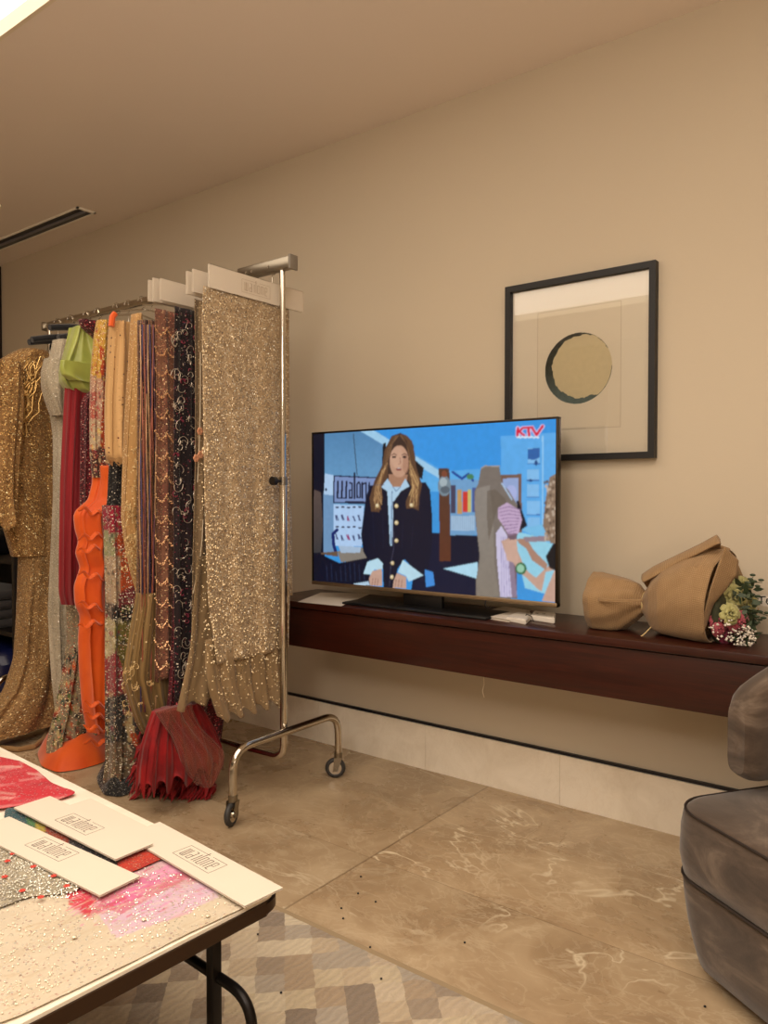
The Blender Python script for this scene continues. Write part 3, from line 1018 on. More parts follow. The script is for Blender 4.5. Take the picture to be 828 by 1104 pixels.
def rack_end(x, sgn):
    # upright runs down and turns into the low bar along the rack
    MB().cyl(lx(x, PY_, 1.2), lx(x, PY_, RZ - .012), .0115, 20).build('post', M_chrome, rack)
    low = round_path([lx(x, PY_, 1.2), lx(x, PY_, .15), lx((x + XE - PX + PX) / 2 if False else (PX + XE) / 2, PY_, .15)], .06, 8)
    MB().tube(low, .0145, 16).build('lower_post', M_chrome, rack)
    MB().cyl(lx(x, PY_, 1.185), lx(x, PY_, 1.215), .0165, 20).build('collar', M_steel, rack)
    kn = MB().cyl(lx(x, PY_ - .012, 1.2), lx(x, PY_ - .045, 1.2), .006, 10)
    kn.cyl(lx(x, PY_ - .04, 1.2), lx(x, PY_ - .058, 1.2), .016, 16)
    kn.build('clamp_knob', M_black, rack)
    xa = x + sgn * .03
    arch = round_path([lx(xa, 1.79, .09), lx(xa, 1.79, .262), lx(xa, 2.35, .262), lx(xa, 2.35, .09)], .085, 8)
    MB().tube(arch, .0145, 16).build('foot_arch', M_chrome, rack)
    MB().tube([lx(x + sgn * .004, PY_, .252), lx(xa, PY_, .262)], .012, 10).build('weld', M_chrome, rack)
    for yy, ang in ((1.79, 20), (2.35, -52)):
        ax = Vector((math.cos(R(ang)), math.sin(R(ang)), 0))
        fw_ = Vector((-ax.y, ax.x, 0)) * -.012
        c = Vector(lx(xa, yy, .042)) + fw_
        ca = MB()
        ca.tube([Vector(lx(xa, yy, .105)), Vector(lx(xa, yy, .083))], .017, 16)
        for s in (-1, 1):
            e = c + ax * s * .016
            ca.prism([e + Vector((0, 0, -.012)) - ax.cross(Vector((0, 0, 1))) * .010, e + Vector((0, 0, -.012)) + ax.cross(Vector((0, 0, 1))) * .010,
                      Vector(lx(xa, yy, .086)) + ax * s * .016 + ax.cross(Vector((0, 0, 1))) * .016, Vector(lx(xa, yy, .086)) + ax * s * .016 - ax.cross(Vector((0, 0, 1))) * .016], ax * .002 * s)
        ca.cyl(c - ax * .02, c + ax * .02, .006, 12)
        cas = ca.build('caster', M_steel, rack)
        MB().torus(c, ax, .031, .0105, 32, 12).build('tyre', M_rubber, cas)
        MB().cyl(c - ax * .009, c + ax * .009, .026, 28).cyl(c - ax * .013, c + ax * .013, .011, 20).build('wheel_hub', M_chrome, cas)


rack_end(PX, 1)
rack_end(-3.70, -1)


# ------------------------------------------------------------------ header cards and lettering
def logo(parent, O, ex, ey, nz, wd, ht, mat=M_ink, name='printed_logo', frame=True):
    """narrow upright letters in a box, laid on a surface at O with axes ex, ey"""
    mb = MB()
    T = .0011
    ex, ey, nz = Vector(ex).normalized(), Vector(ey).normalized(), Vector(nz).normalized()
    O = Vector(O)

    def st(x0, y0, x1, y1, w=T):
        a = O + ex * x0 * wd + ey * y0 * ht
        b = O + ex * x1 * wd + ey * y1 * ht
        d = (b - a).normalized()
        n = d.cross(nz) * w / 2
        mb.prism([a - n, b - n, b + n, a + n], nz * .0003)
    if frame:
        for a in ((0, 0, 1, 0), (1, 0, 1, .92), (1, .92, .62, .92), (.54, .92, 0, .92), (0, .92, 0, 0)):
            st(*a, w=T * .55)
    lo, hi = .16, .74
    x = .10
    for q in (0, .05, .10): st(x + q, lo, x + q, hi, T * 1.5)          # m drawn with closed feet
    st(x, lo, x + .10, lo)
    st(.34, lo, .34, hi, T * 1.5); st(.27, lo, .27, .44, T * 1.2); st(.27, lo, .34, lo); st(.27, .44, .34, .44); st(.28, hi, .34, hi)
    st(.43, lo, .43, hi, T * 1.5); st(.49, lo, .49, 1.04, T * 1.5)
    st(.55, lo, .55, hi, T * 1.5); st(.62, lo, .62, hi, T * 1.2); st(.55, lo, .62, lo); st(.55, hi, .62, hi)
    st(.68, lo, .68, hi, T * 1.5); st(.68, hi, .75, hi); st(.75, lo, .75, hi, T * 1.5)
    st(.82, lo, .82, hi, T * 1.5); st(.82, lo, .89, lo); st(.82, .45, .89, .45); st(.82, hi, .89, hi); st(.89, .45, .89, hi)
    return mb.build(name, mat, parent, False)


CARD_G = 'header cards clipped over the hanging fabric samples'


def hanging_card(x, y0, y1, z0, z1, label, n=1, with_logo=False, lo_y=None):
    c = empty('header_card', (x, (y0 + y1) / 2, z0))
    tag(c, label, 'card', CARD_G)
    w_, h_ = (y1 - y0) / 2, z1 - z0
    MB().box((0, -w_, 0), (.0015, w_, h_)).box((-.006, -w_, 0), (-.0045, w_, h_)).box((-.006, -w_, h_ - .001), (.0015, w_, h_)).build('card', M_card, c, False)
    # wire hook from card to rail
    hy = PY_ - (y0 + y1) / 2
    pts = [(-.002, hy, h_ - .005), (-.002, hy, RZ - z0 - .03)] + [(-.002, hy + .02 * math.sin(a) , RZ - z0 + .0 + .022 * -math.cos(a)) for a in [PI * k / 8 for k in range(0, 13)]]
    MB().tube(pts, .0014, 6).build('hook', M_chrome, c)
    if with_logo:
        logo(c, (.0017, -.085, h_ * .2), (0, 1, 0), (0, 0, 1), (1, 0, 0), .14, h_ * .62, M_goldink)
    return c


# ------------------------------------------------------------------ cloth builders
def interp_rows(rows, n):
    rows = [list(map(float, r)) for r in rows]
    ys = np.array([r[0] for r in rows])
    t = np.linspace(0, 1, n)
    yy = ys[0] + (ys[-1] - ys[0]) * t
    out = [yy]
    for k in range(1, len(rows[0])):
        out.append(np.interp(yy, ys, [r[k] for r in rows]))
    A = np.stack(out, 1)
    for _ in range(2):
        A[1:-1, 1:] = (A[:-2, 1:] + A[1:-1, 1:] * 2 + A[2:, 1:]) / 4
    return A


def garment(name, x0, rows, depth, folds, amp, mat, parent, seed=0, n=70, m=112, sharp=.7, colorf=None, hem=.0, amp_top=.35, drift=0.0, squash=None):
    """hanging cloth body: closed cross-sections. rows: (py, px of near edge, px of far edge) read on the plane x=x0"""
    A = interp_rows(rows, n)
    rg = random.Random(seed)
    ph = [rg.uniform(0, 6.28) for _ in range(6)]
    V = np.zeros((n, m, 3)); UV = np.zeros((n, m, 2))
    for j in range(n):
        p0 = P(A[j, 1], A[j, 0], x=x0)
        p1 = P(A[j, 2], A[j, 0], x=x0)
        y0_, y1_, z_ = p0.y, p1.y, (p0.z + p1.z) / 2
        z_ = p0.z
        t = j / (n - 1)
        cy, hw_ = (y0_ + y1_) / 2, (y1_ - y0_) / 2
        aa = amp * (amp_top + (1 - amp_top) * t)
        dd = depth * (1 if squash is None else np.interp(t, squash[0], squash[1]))
        for k in range(m):
            th = -PI / 2 + 2 * PI * k / m
            c, s = math.cos(th), math.sin(th)
            cy_ = -math.copysign(abs(c) ** .8, c)
            fold = math.sin(folds * th + ph[0] + 1.3 * math.sin(t * 3 + ph[1])) + .5 * math.sin(folds * 1.9 * th + ph[2] + t * 2.0)
            xs = math.copysign(abs(s) ** sharp, s)
            V[j, k] = (x0 + dd * xs + aa * fold * (1 if s > 0 else .5) * abs(s) ** .5 + drift * t,
                       cy + hw_ * cy_ + aa * .35 * math.sin(folds * th * 1.3 + ph[3]) * abs(c),
                       z_ + (hem * math.sin(folds * th + ph[4]) * max(0, t - .85) / .15 if t > .85 else 0))
            UV[j, k] = (hw_ * 2.2 * (k / m) * 2, z_)
    # constant width in the unwrapped cloth so that the pattern does not shear
    seg = np.linalg.norm(np.diff(V, axis=1), axis=2).mean(0)
    UV[:, :, 0] = np.concatenate([[0], np.cumsum(seg)])[None, :]
    V[..., 2] = np.maximum(V[..., 2], 0.006)
    off = Vector(parent.location) if parent is not None else Vector()
    verts = V.reshape(-1, 3) - np.array(off)
    faces = grid_faces(m, n, True)
    cap0 = len(verts)
    verts = np.vstack([verts, V[0].mean(0) - np.array(off)])
    uvs = np.vstack([UV.reshape(-1, 2), [[0, 0]]])
    for k in range(m):
        faces.append((k, cap0, (k + 1) % m))
    col = None
    if colorf is not None:
        W = verts + np.array(off)
        px_, py_ = project(W)
        col = colorf(px_, py_, W, uvs)
    return mesh_obj(name, verts, faces, mat, parent, True, uvs, col)


def panel(name, x0, rows, amp, folds, mat, parent, seed=0, n=60, m=50, thick=.0016, hemwave=0.0, colorf=None, lean=0.0):
    """flat hanging length of cloth, hems and all"""
    A = interp_rows(rows, n)
    rg = random.Random(seed)
    ph = [rg.uniform(0, 6.28) for _ in range(5)]
    V = np.zeros((n, m, 3)); UV = np.zeros((n, m, 2))
    for j in range(n):
        t = j / (n - 1)
        p0 = P(A[j, 1], A[j, 0], x=x0)
        p1 = P(A[j, 2], A[j, 0], x=x0)
        # true horizontal row at the height of the near edge
        for k in range(m):
            u = k / (m - 1)
            y = p0.y + (p1.y - p0.y) * u
            f = math.sin(2 * PI * folds * u + ph[0] + .8 * math.sin(2.5 * t + ph[1])) + .4 * math.sin(2 * PI * folds * 2.1 * u + ph[2])
            V[j, k] = (x0 + amp * (.25 + .75 * t) * f + lean * t, y, p0.z + hemwave * max(0, (t - .8) / .2) * math.sin(2 * PI * folds * u + ph[3]))
            UV[j, k] = (y, p0.z)
    V[..., 2] = np.maximum(V[..., 2], 0.006)
    off = np.array(parent.location) if parent is not None else np.zeros(3)
    verts = V.reshape(-1, 3) - off
    col = None
    if colorf is not None:
        px_, py_ = project(V.reshape(-1, 3))
        col = colorf(px_, py_, V.reshape(-1, 3), UV.reshape(-1, 2))
    o = mesh_obj(name, verts, grid_faces(m, n), mat, parent, True, UV.reshape(-1, 2), col)
    md = o.modifiers.new('thickness', 'SOLIDIFY')
    md.thickness = thick
    return o


def hanger(parent, x, zt, half=.2, mat=None, drop=.05, wire=True):
    """hook, neck and sloping shoulders, hung on the rail"""
    off = Vector(parent.location)
    mat = mat or M_chrome
    pts = [(x, PY_, zt + .01), (x, PY_, RZ - .03)] + [(x, PY_ + .021 * math.sin(a), RZ - .0245 * math.cos(a)) for a in [PI * k / 8 for k in range(1, 13)]]
    MB().tube([Vector(p) - off for p in pts], .0016, 6).build('hanger_hook', M_chrome, parent)
    sh = []
    for k in range(13):
        u = -1 + 2 * k / 12
        sh.append(Vector((x, PY_ + u * half, zt + .012 - drop * abs(u) ** 1.3)) - off)
    r = .004 if wire else .015
    MB().tube(sh, r, 8, True).build('hanger_shoulders', mat, parent)


def beads(name, parent, pts, r, mat, seg=4):
    """small beads sewn on, as one mesh"""
    bm = bmesh.new()
    for p in pts:
        rr_ = r * random.uniform(.6, 1.3)
        c = Vector(p)
        vs = [bm.verts.new(c + Vector(d) * rr_) for d in ((1, 0, 0), (0, 1, 0), (-1, 0, 0), (0, -1, 0), (0, 0, 1), (0, 0, -1))]
        for a, b, d in ((0, 1, 4), (1, 2, 4), (2, 3, 4), (3, 0, 4), (1, 0, 5), (2, 1, 5), (3, 2, 5), (0, 3, 5)):
            bm.faces.new((vs[a], vs[b], vs[d]))
    me = bpy.data.meshes.new(name)
    bm.to_mesh(me); bm.free()
    me.materials.append(mat)
    o = bpy.data.objects.new(name, me)
    COL.objects.link(o)
    if parent is not None: o.parent = parent
    o['kind'] = 'stuff'
    return o


def curls(parent, x, region, count, rad, mat, seed=1, name='corded_embroidery', width=.0016, kind='curl'):
    """cord curls sewn on the side that faces the room. region: list of photo pixels (x0, x1, y0, y1) on plane x"""
    rg = random.Random(seed)
    off = Vector(parent.location)
    mb = MB()
    for k in range(count):
        x0, x1, y0, y1 = region
        c = P(rg.uniform(x0, x1), rg.uniform(y0, y1), x=x)
        a0_ = rg.uniform(0, 6.28)
        rr_ = rad * rg.uniform(.6, 1.3)
        sg = rg.choice((-1, 1))
        pts = []
        ln = rg.uniform(2.2, 5.2)
        for i in range(12):
            q = i / 11
            r_ = rr_ * (1 - .72 * q)
            a = a0_ + sg * ln * q
            pts.append(Vector((c.x + .001 * math.sin(i), c.y + r_ * math.cos(a), c.z + r_ * math.sin(a) * 1.15)) - off)
        mb.tube(pts, width, 5)
        if rg.random() < .5:
            p = pts[0]
            for q in range(5):
                aa = a0_ + q * 1.25
                mb.tube([p, p + Vector((.0, math.cos(aa), math.sin(aa))) * rr_ * .45], width * .9, 4)
    o = mb.build(name, mat, parent)
    o['kind'] = 'stuff'
    return o


GG = 'gowns hanging on the chrome rack'
GP = 'beaded fabric samples hanging on the chrome rack'


def hung(name, label, cat, x, group=GG):
    o = empty(name, (x, PY_, RZ))
    tag(o, label, cat, group)
    return o
# ------------------------------------------------------------------ cloth materials
F_gold = fabric('gold_beaded_net', (160, 122, 76), (128, 94, 54), [(190, .46, .44, [(226, 182, 112), (160, 116, 62), (246, 214, 150), (104, 72, 36)], .35), (90, .20, .28, [(255, 238, 184), (250, 216, 140)], .25)], sheen=.1)
F_gold_skirt = fabric('bronze_sequin_net', (156, 122, 80), (126, 96, 60), [(220, .40, .42, [(214, 172, 110), (140, 102, 56), (240, 208, 150), (104, 74, 42)], .35), (100, .13, .25, [(255, 240, 196)], .25)], nscale=9, sheen=.1)
F_white = fabric('silver_white_lace', (190, 178, 156), (156, 144, 122), [(230, .35, .42, [(214, 204, 184), (190, 176, 150), (238, 230, 214)], .5)], nscale=10)
F_red = fabric('deep_red_chiffon', (150, 8, 24), (104, 4, 16), rough=.6, nscale=7, stretch=(4, .15), sheen=.3)
F_green = fabric('lime_green_satin', (176, 184, 92), (150, 162, 72), rough=.33, nscale=4, stretch=(1, 1), sheen=.3, spec=.5)
F_maroon = fabric('maroon_sequin', (84, 8, 22), (50, 6, 16), [(200, .36, .42, [(170, 24, 44), (90, 10, 26), (210, 90, 90)], .3), (100, .13, .26, [(250, 210, 190)], .2)])
F_orange = fabric('orange_organza', (226, 94, 14), (206, 72, 6), rough=.5, nscale=5, stretch=(1, .8), sheen=.35)
F_tan = fabric('tan_dotted_tulle', (204, 164, 112), (176, 136, 86), [(48, .22, .16, [(70, 34, 20), (90, 30, 26)], 0.0), (160, .06, .3, [(226, 190, 130)], .6)], stretch=(5, .12), nscale=9)
F_lace = fabric('gold_lace', (194, 152, 96), (160, 120, 70), [(150, .3, .36, [(244, 218, 164), (210, 170, 110)], .2)], stretch=(4, .12), nscale=9)
F_strands = fabric('purple_bronze_strands', (64, 38, 36), (34, 20, 28), [(200, .4, .4, [(150, 92, 56), (110, 50, 60), (60, 44, 90), (196, 150, 96)], .7), (80, .08, .22, [(236, 206, 170)], .8)], stripes=(26, (132, 96, 62), .8), stretch=(4, .1))
F_pink = fabric('dusty_rose_net', (140, 98, 74), (112, 70, 56), [(200, .3, .4, [(200, 140, 106), (150, 74, 64), (226, 184, 140), (90, 60, 46)], .2), (110, .08, .26, [(250, 220, 170)], .2)], stretch=(1, .5), nscale=8)
F_night = fabric('black_plum_net', (34, 20, 24), (20, 12, 16), [(180, .22, .36, [(130, 30, 50), (70, 50, 70), (200, 180, 160), (60, 20, 30)], .2), (100, .05, .24, [(236, 224, 204)], .2)], nscale=12)
F_taupe = fabric('taupe_tulle', (150, 126, 94), (112, 92, 66), [(200, .24, .38, [(226, 204, 166), (176, 146, 104)], .2)], stretch=(4, .15), nscale=10)
F_champ = fabric('champagne_sequin_net', (180, 156, 122), (152, 128, 96), [(200, .46, .44, [(226, 204, 168), (188, 160, 122), (246, 232, 204), (110, 86, 60)], .35), (100, .14, .26, [(255, 248, 228), (250, 236, 204)], .2)], nscale=30, stretch=(1, .8))
F_net = fabric('sheer_champagne_tulle', (172, 144, 106), (148, 122, 86), [(150, .12, .36, [(236, 212, 166), (250, 232, 194)], .2)], sheer=.4, nscale=10)
F_redtulle = fabric('red_tulle', (150, 50, 40), (150, 92, 66), rough=.6, nscale=8, stretch=(3, .6), sheen=.4, sheer=.5)
F_feather = fabric('red_feather', (150, 8, 14), (104, 2, 8), rough=.6, nscale=30)
F_greygown = fabric('patchwork_sequins', (100, 80, 60), None, [(170, .34, .42, [(226, 212, 176), (170, 110, 80), (100, 90, 70), (240, 226, 200)], .2), (100, .14, .26, [(255, 246, 228)], .2)], attr=True)
F_floral = fabric('painted_beaded_cloth', (100, 80, 60), None, [(190, .32, .42, [(240, 214, 164), (200, 110, 80), (250, 236, 204)], .2)], attr=True)
F_olive = fabric('olive_gold_chiffon', (160, 128, 78), (112, 88, 50), [(90, .05, .3, [(226, 200, 150)], .2)], rough=.55, stretch=(8, .12), nscale=12, sheer=.25)
F_darkseq = fabric('black_sequin', (26, 22, 22), (14, 12, 12), [(200, .34, .42, [(70, 64, 56), (120, 114, 96), (40, 34, 30)], .3), (100, .10, .24, [(236, 226, 206)], .2)])
M_beadwhite = plain('pearl_bead', (226, 212, 186), .3, .3)
M_beadpale = plain('champagne_bead', (246, 224, 180), .25, .1)
M_beadgold = plain('gold_bead', (216, 176, 110), .28, .85)
M_cordsilver = plain('silver_cord', (196, 182, 164), .35, .5)
M_cordgold = plain('champagne_cord', (220, 190, 136), .4, .4)
M_feathr = F_feather

# ---- 1. gold gown, far left
g = hung('beaded_gown', 'gold beaded gown with fringed sleeve, leftmost on the rack', 'gown', -3.50)
garment('bodice', -3.50, [(376, 22, 46), (384, 4, 56), (400, -12, 62), (440, -22, 60), (500, -26, 58), (560, 2, 60), (600, 14, 60)], .07, 5, .009, F_gold, g, 3, n=60)
garment('skirt', -3.50, [(560, 18, 62), (600, 22, 62), (660, 20, 60), (710, 17, 60), (745, 6, 60), (775, -18, 62), (800, -50, 62), (806, -54, 60)], .07, 6, .010, F_gold_skirt, g, 5, n=70, colorf=None)
garment('sleeve', -3.38, [(386, -20, 22), (430, -34, 24), (500, -30, 18), (540, -26, 16), (566, -22, 18)], .045, 6, .016, F_gold, g, 8, n=40, hem=.025)
# branches of metallic thread over the shoulder
mb = MB(); rg = random.Random(9)
for k in range(60):
    s_ = P(rg.uniform(14, 34), rg.uniform(420, 470), x=-3.41)
    e_ = P(s_.x * 0 + rg.uniform(-8, 50), rg.uniform(382, 425), x=-3.41)
    pts = [s_.lerp(e_, q / 6) + Vector((.012 + .008 * math.sin(q * 2 + k), .010 * math.sin(q * 1.7 + k), .008 * math.cos(q * 2.1 + k))) for q in range(7)]
    mb.tube([p - Vector(g.location) for p in pts], .0016, 5)
mb.build('metallic_branches', M_beadgold, g)['kind'] = 'stuff'
# translucent train edge with trimmed hem lying on the floor
hp = [P(x, y, z=.012) for x, y in ((-30, 800), (0, 806), (20, 808), (36, 805), (47, 797), (52, 786))]
MB().tube([p - Vector(g.location) for p in hp], .012, 8).build('hem_roll', F_gold_skirt, g)
hanger(g, -3.50, 1.905, .20, M_velvetblack, .045, False)

# ---- 2. silver white gown
g = hung('lace_gown', 'silver white lace gown with puffed sleeve, second from the left', 'gown', -3.27)
garment('bodice', -3.27, [(366, 60, 76), (380, 57, 84), (396, 52, 90), (440, 56, 90), (470, 60, 90), (540, 60, 92), (600, 57, 92), (660, 54, 92), (720, 57, 92), (768, 62, 92)], .055, 8, .016, F_white, g, 12, n=80)
garment('sleeve', -3.21, [(386, 50, 66), (400, 46, 68), (416, 46, 70), (430, 50, 70), (448, 58, 70)], .045, 5, .010, F_white, g, 13, n=30)
hanger(g, -3.27, 1.89, .20, M_velvetblack, .05, False)

# ---- 3. floral tulle gown seen at the foot between white and orange
g = hung('embroidered_gown', 'grey tulle gown with flower embroidery at its hem, between the white and orange gowns', 'gown', -3.12)
def cf_emb(px, py, W, uv):
    cv = Canvas(px, py, (146, 130, 104))
    rg = random.Random(3)
    for k in range(170):
        x, y = rg.uniform(56, 98), rg.uniform(700, 806)
        cv.ell(x, y, rg.uniform(1, 3.4), rg.uniform(1, 3), rg.choice([(30, 26, 22), (206, 84, 30), (150, 44, 24), (84, 104, 40), (190, 170, 120), (40, 30, 24), (60, 80, 70)]))
    return cv.c
garment('skirt', -3.12, [(440, 76, 100), (560, 74, 100), (640, 73, 100), (690, 74, 100), (730, 68, 102), (770, 60, 104), (800, 52, 106), (812, 52, 106)], .04, 8, .014, F_floral, g, 14, n=80, colorf=cf_emb)
hanger(g, -3.12, 1.9, .18, M_velvetblack, .04, False)

# ---- 4. red gown with green bodice
g = hung('satin_gown', 'deep red chiffon gown with a lime green satin bodice', 'gown', -3.02)
garment('bodice', -3.02, [(352, 80, 88), (366, 76, 96), (384, 70, 106), (398, 66, 108), (410, 66, 108), (419, 72, 108), (424, 84, 108)], .055, 4, .016, F_green, g, 21, n=50, amp_top=.8)
garment('bow_fold', -2.96, [(388, 66, 100), (396, 65, 104), (404, 67, 106), (410, 76, 106)], .022, 3, .008, F_green, g, 22, n=24)
garment('skirt', -3.03, [(412, 72, 104), (450, 70, 104), (520, 67, 104), (600, 66, 102), (640, 66, 100), (652, 69, 98)], .042, 9, .012, F_red, g, 23, n=60)
hanger(g, -3.03, 1.90, .17, M_velvetblack, .03, False)

# ---- 5. maroon sequin gown
g = hung('sequin_gown', 'narrow maroon sequin gown just right of the green bodice', 'gown', -2.93)
garment('bodice', -2.93, [(344, 86, 108), (354, 86, 110), (362, 104, 116), (418, 104, 116), (428, 89, 112), (540, 88, 112), (600, 92, 112)], .028, 6, .010, F_maroon, g, 24, n=60)
hanger(g, -2.93, 1.93, .15, None, .03)

# ---- 6. orange gown: beaded bodice, ruffled organza, heaped train
g = hung('ruffled_gown', 'bright orange ruffled gown with a beaded floral bodice and train on the floor', 'gown', -2.86)
def cf_flo(px, py, W, uv):
    cv = Canvas(px, py, (186, 140, 112))
    cv.poly([(95, 340), (125, 340), (125, 410), (95, 410)], (204, 158, 64))
    cv.poly([(107, 372), (112, 376), (118, 440), (118, 500), (108, 490), (110, 420)], (176, 66, 24))
    cv.poly([(94, 402), (112, 410), (110, 452), (94, 450)], (186, 146, 122))
    cv.poly([(94, 425), (104, 422), (106, 452), (98, 470)], (176, 96, 84))
    cv.poly([(94, 452), (108, 452), (108, 486), (94, 486)], (196, 172, 140))
    cv.poly([(90, 486), (122, 480), (122, 520), (90, 520)], (84, 52, 44))
    rg = random.Random(5)
    for k in range(120):
        cv.ell(rg.uniform(96, 118), rg.uniform(345, 520), rg.uniform(.6, 1.8), rg.uniform(.8, 2.4), rg.choice([(222, 190, 140), (190, 80, 50), (160, 60, 70), (230, 200, 110), (90, 60, 50)]), .8)
    return cv.c
garment('bodice', -2.86, [(345, 106, 118), (360, 103, 120), (400, 99, 122), (440, 98, 122), (490, 98, 122), (515, 101, 122)], .032, 5, .010, F_floral, g, 31, n=70, colorf=cf_flo)
rows = [(502, 102, 126), (520, 103, 126), (540, 98, 126), (548, 86, 126), (556, 82, 126), (572, 84, 126), (584, 88, 126), (596, 84, 126), (612, 90, 126), (632, 83, 126), (652, 84, 126), (664, 90, 126), (690, 88, 126), (720, 89, 126), (745, 91, 126), (760, 92, 126), (790, 98, 126)]
garment('ruffled_skirt', -2.86, rows, .055, 5, .022, F_orange, g, 32, n=110, amp_top=.7)
# gathered frills standing out from the column
mb = MB()
for cpy, tilt in ((548, 8), (580, -4), (594, -6), (618, 6), (650, 8), (676, -8), (758, 4), (770, 5), (784, 4), (799, 3)):
    pts = []
    for k in range(20):
        q = k / 19
        p = P(84 + 34 * q + (6 if cpy > 750 else 0), cpy + tilt * q + 2.6 * math.sin(q * 15 + cpy), x=-2.79 + .008 * math.sin(q * 9 + cpy))
        pts.append(p - Vector(g.location))
    MB().tube(pts, [.003 + .007 * math.sin(PI * k / 19) for k in range(20)], 7, True, .5).build('frill', F_orange, g)


def puddle(name, quadc, parent, mat, h, waves, seed, bumps=.3):
    """cloth heaped on the floor; quadc = outline in photo pixels on the floor"""
    pts = [P(x, y, z=.004) for x, y in quadc]
    c = sum(pts, Vector()) / len(pts)
    n = 96
    per = []
    for i in range(n):
        f = i / n * len(pts)
        a, b = pts[int(f) % len(pts)], pts[(int(f) + 1) % len(pts)]
        per.append(a.lerp(b, f - int(f)))
    for _ in range(4):
        per = [(per[i - 1] + per[i] * 2 + per[(i + 1) % n]) / 4 for i in range(n)]
    rings = 16
    V = []
    UV = []
    for r in range(rings + 1):
        q = r / rings
        for i in range(n):
            p = c.lerp(per[i], q)
            z = .004 + h * (1 - q ** 3.0) * (1 + bumps * math.sin(waves * 2 * PI * i / n + seed + q * 2)) + (.006 * (1 - q) * math.sin(11 * q + i * .3))
            V.append((p.x, p.y, max(.003, z)))
            UV.append((p.x, p.y))
    off = np.array(parent.location) if parent is not None else np.zeros(3)
    return mesh_obj(name, np.array(V) - off, grid_faces(n, rings + 1, True), mat, parent, True, np.array(UV))


puddle('train', [(40, 812), (44, 826), (62, 833), (88, 829), (112, 822), (128, 806), (126, 790), (100, 776), (84, 782), (60, 794), (46, 800)], g, F_orange, .105, 3, 1.0, .10)
hanger(g, -2.86, 1.94, .16, None, .03)

# ---- 7. patchwork sequin gown down to the floor
g = hung('patchwork_gown', 'long patchwork gown of multicoloured sequins pooling on the floor beside the orange gown', 'gown', -2.70)
def cf_patch(px, py, W, uv):
    cv = Canvas(px, py, (96, 74, 58))
    cv.poly([(110, 500), (140, 500), (140, 545), (110, 545)], (34, 30, 26))
    cv.poly([(110, 545), (136, 545), (132, 580), (112, 580)], (150, 28, 52))
    cv.poly([(112, 572), (128, 575), (128, 600), (112, 600)], (150, 150, 110))
    cv.poly([(124, 580), (150, 560), (150, 640), (126, 640)], (176, 74, 30))
    cv.poly([(112, 600), (130, 600), (130, 650), (114, 650)], (176, 150, 120))
    cv.poly([(128, 640), (156, 625), (156, 662), (126, 668)], (112, 40, 44))
    cv.poly([(120, 655), (160, 650), (160, 680), (122, 680)], (36, 28, 22))
    cv.poly([(120, 672), (156, 668), (156, 720), (140, 742), (126, 716)], (110, 100, 44))
    cv.poly([(143, 690), (156, 700), (156, 735), (150, 738)], (190, 60, 30))
    cv.poly([(112, 662), (124, 670), (124, 712), (114, 730)], (186, 170, 130))
    cv.poly([(112, 712), (126, 702), (138, 740), (150, 780), (142, 790), (116, 752)], (150, 56, 60))
    cv.poly([(112, 752), (134, 748), (160, 812), (152, 822), (140, 800), (112, 800)], (60, 56, 52))
    cv.poly([(136, 740), (158, 730), (158, 770), (146, 766)], (160, 140, 120))
    cv.poly([(134, 768), (142, 768), (146, 800), (138, 800)], (190, 166, 120))
    cv.poly([(140, 786), (158, 800), (158, 822), (142, 800)], (178, 70, 26))
    cv.poly([(112, 800), (140, 800), (140, 840), (112, 840)], (120, 100, 76))
    rg = random.Random(8)
    for k in range(240):
        cv.ell(rg.uniform(108, 160), rg.uniform(500, 850), rg.uniform(.8, 2.6), rg.uniform(.8, 3), rg.choice([(220, 206, 170), (40, 36, 34), (150, 40, 60), (120, 120, 60), (190, 150, 100), (90, 90, 90)]), .75)
    return cv.c
garment('bodice', -2.70, [(470, 118, 150), (500, 119, 150), (540, 117, 150), (580, 113, 152), (620, 115, 156)], .03, 5, .012, F_darkseq, g, 41, n=50)
garment('skirt', -2.68, [(545, 113, 148), (600, 116, 152), (650, 117, 156), (700, 117, 158), (760, 117, 160), (820, 117, 160), (846, 114, 158)], .05, 6, .020, F_greygown, g, 42, n=120, m=150, colorf=cf_patch)
mb = MB()
puddle('train', [(106, 846), (112, 857), (130, 859), (152, 850), (162, 838), (160, 820), (130, 812), (112, 822), (104, 838)], g, F_darkseq, .045, 5, 2.0, .5)
hanger(g, -2.70, 1.94, .16, None, .03)

# ---- 8. tan dotted tulle
g = hung('dotted_blouse', 'tan tulle blouse with small dark dots hanging above the patchwork gown', 'blouse', -2.64)
garment('body', -2.64, [(346, 122, 142), (352, 119, 146), (372, 118, 150), (430, 115, 150), (470, 115, 150), (494, 116, 150), (500, 124, 150)], .04, 6, .012, F_tan, g, 51, n=60, hem=.01)
MB().tube([P(120, 352, x=-2.61) - Vector(g.location), P(121, 342, x=-2.61) - Vector(g.location), P(124, 338, x=-2.61) - Vector(g.location)], .012, 8).build('orange_bow', F_orange, g)
hanger(g, -2.64, 1.945, .15, None, .03)

# ---- 9. gold lace gown
g = hung('gold_lace_gown', 'slim tan and gold lace gown narrowing to a pointed hem', 'gown', -2.55)
garment('body', -2.55, [(338, 145, 150), (352, 143, 152), (400, 140, 156), (450, 136, 158), (520, 133, 160), (560, 132, 160), (590, 136, 160), (620, 143, 160), (645, 151, 160)], .03, 4, .010, F_lace, g, 61, n=80)
curls(g, -2.512, (134, 150, 545, 615), 46, .016, M_cordgold, 5, 'lace_appliques', .0016)
curls(g, -2.512, (145, 152, 470, 550), 14, .012, M_cordgold, 6, 'lace_appliques', .0014)
hanger(g, -2.55, 1.95, .12, None, .02)

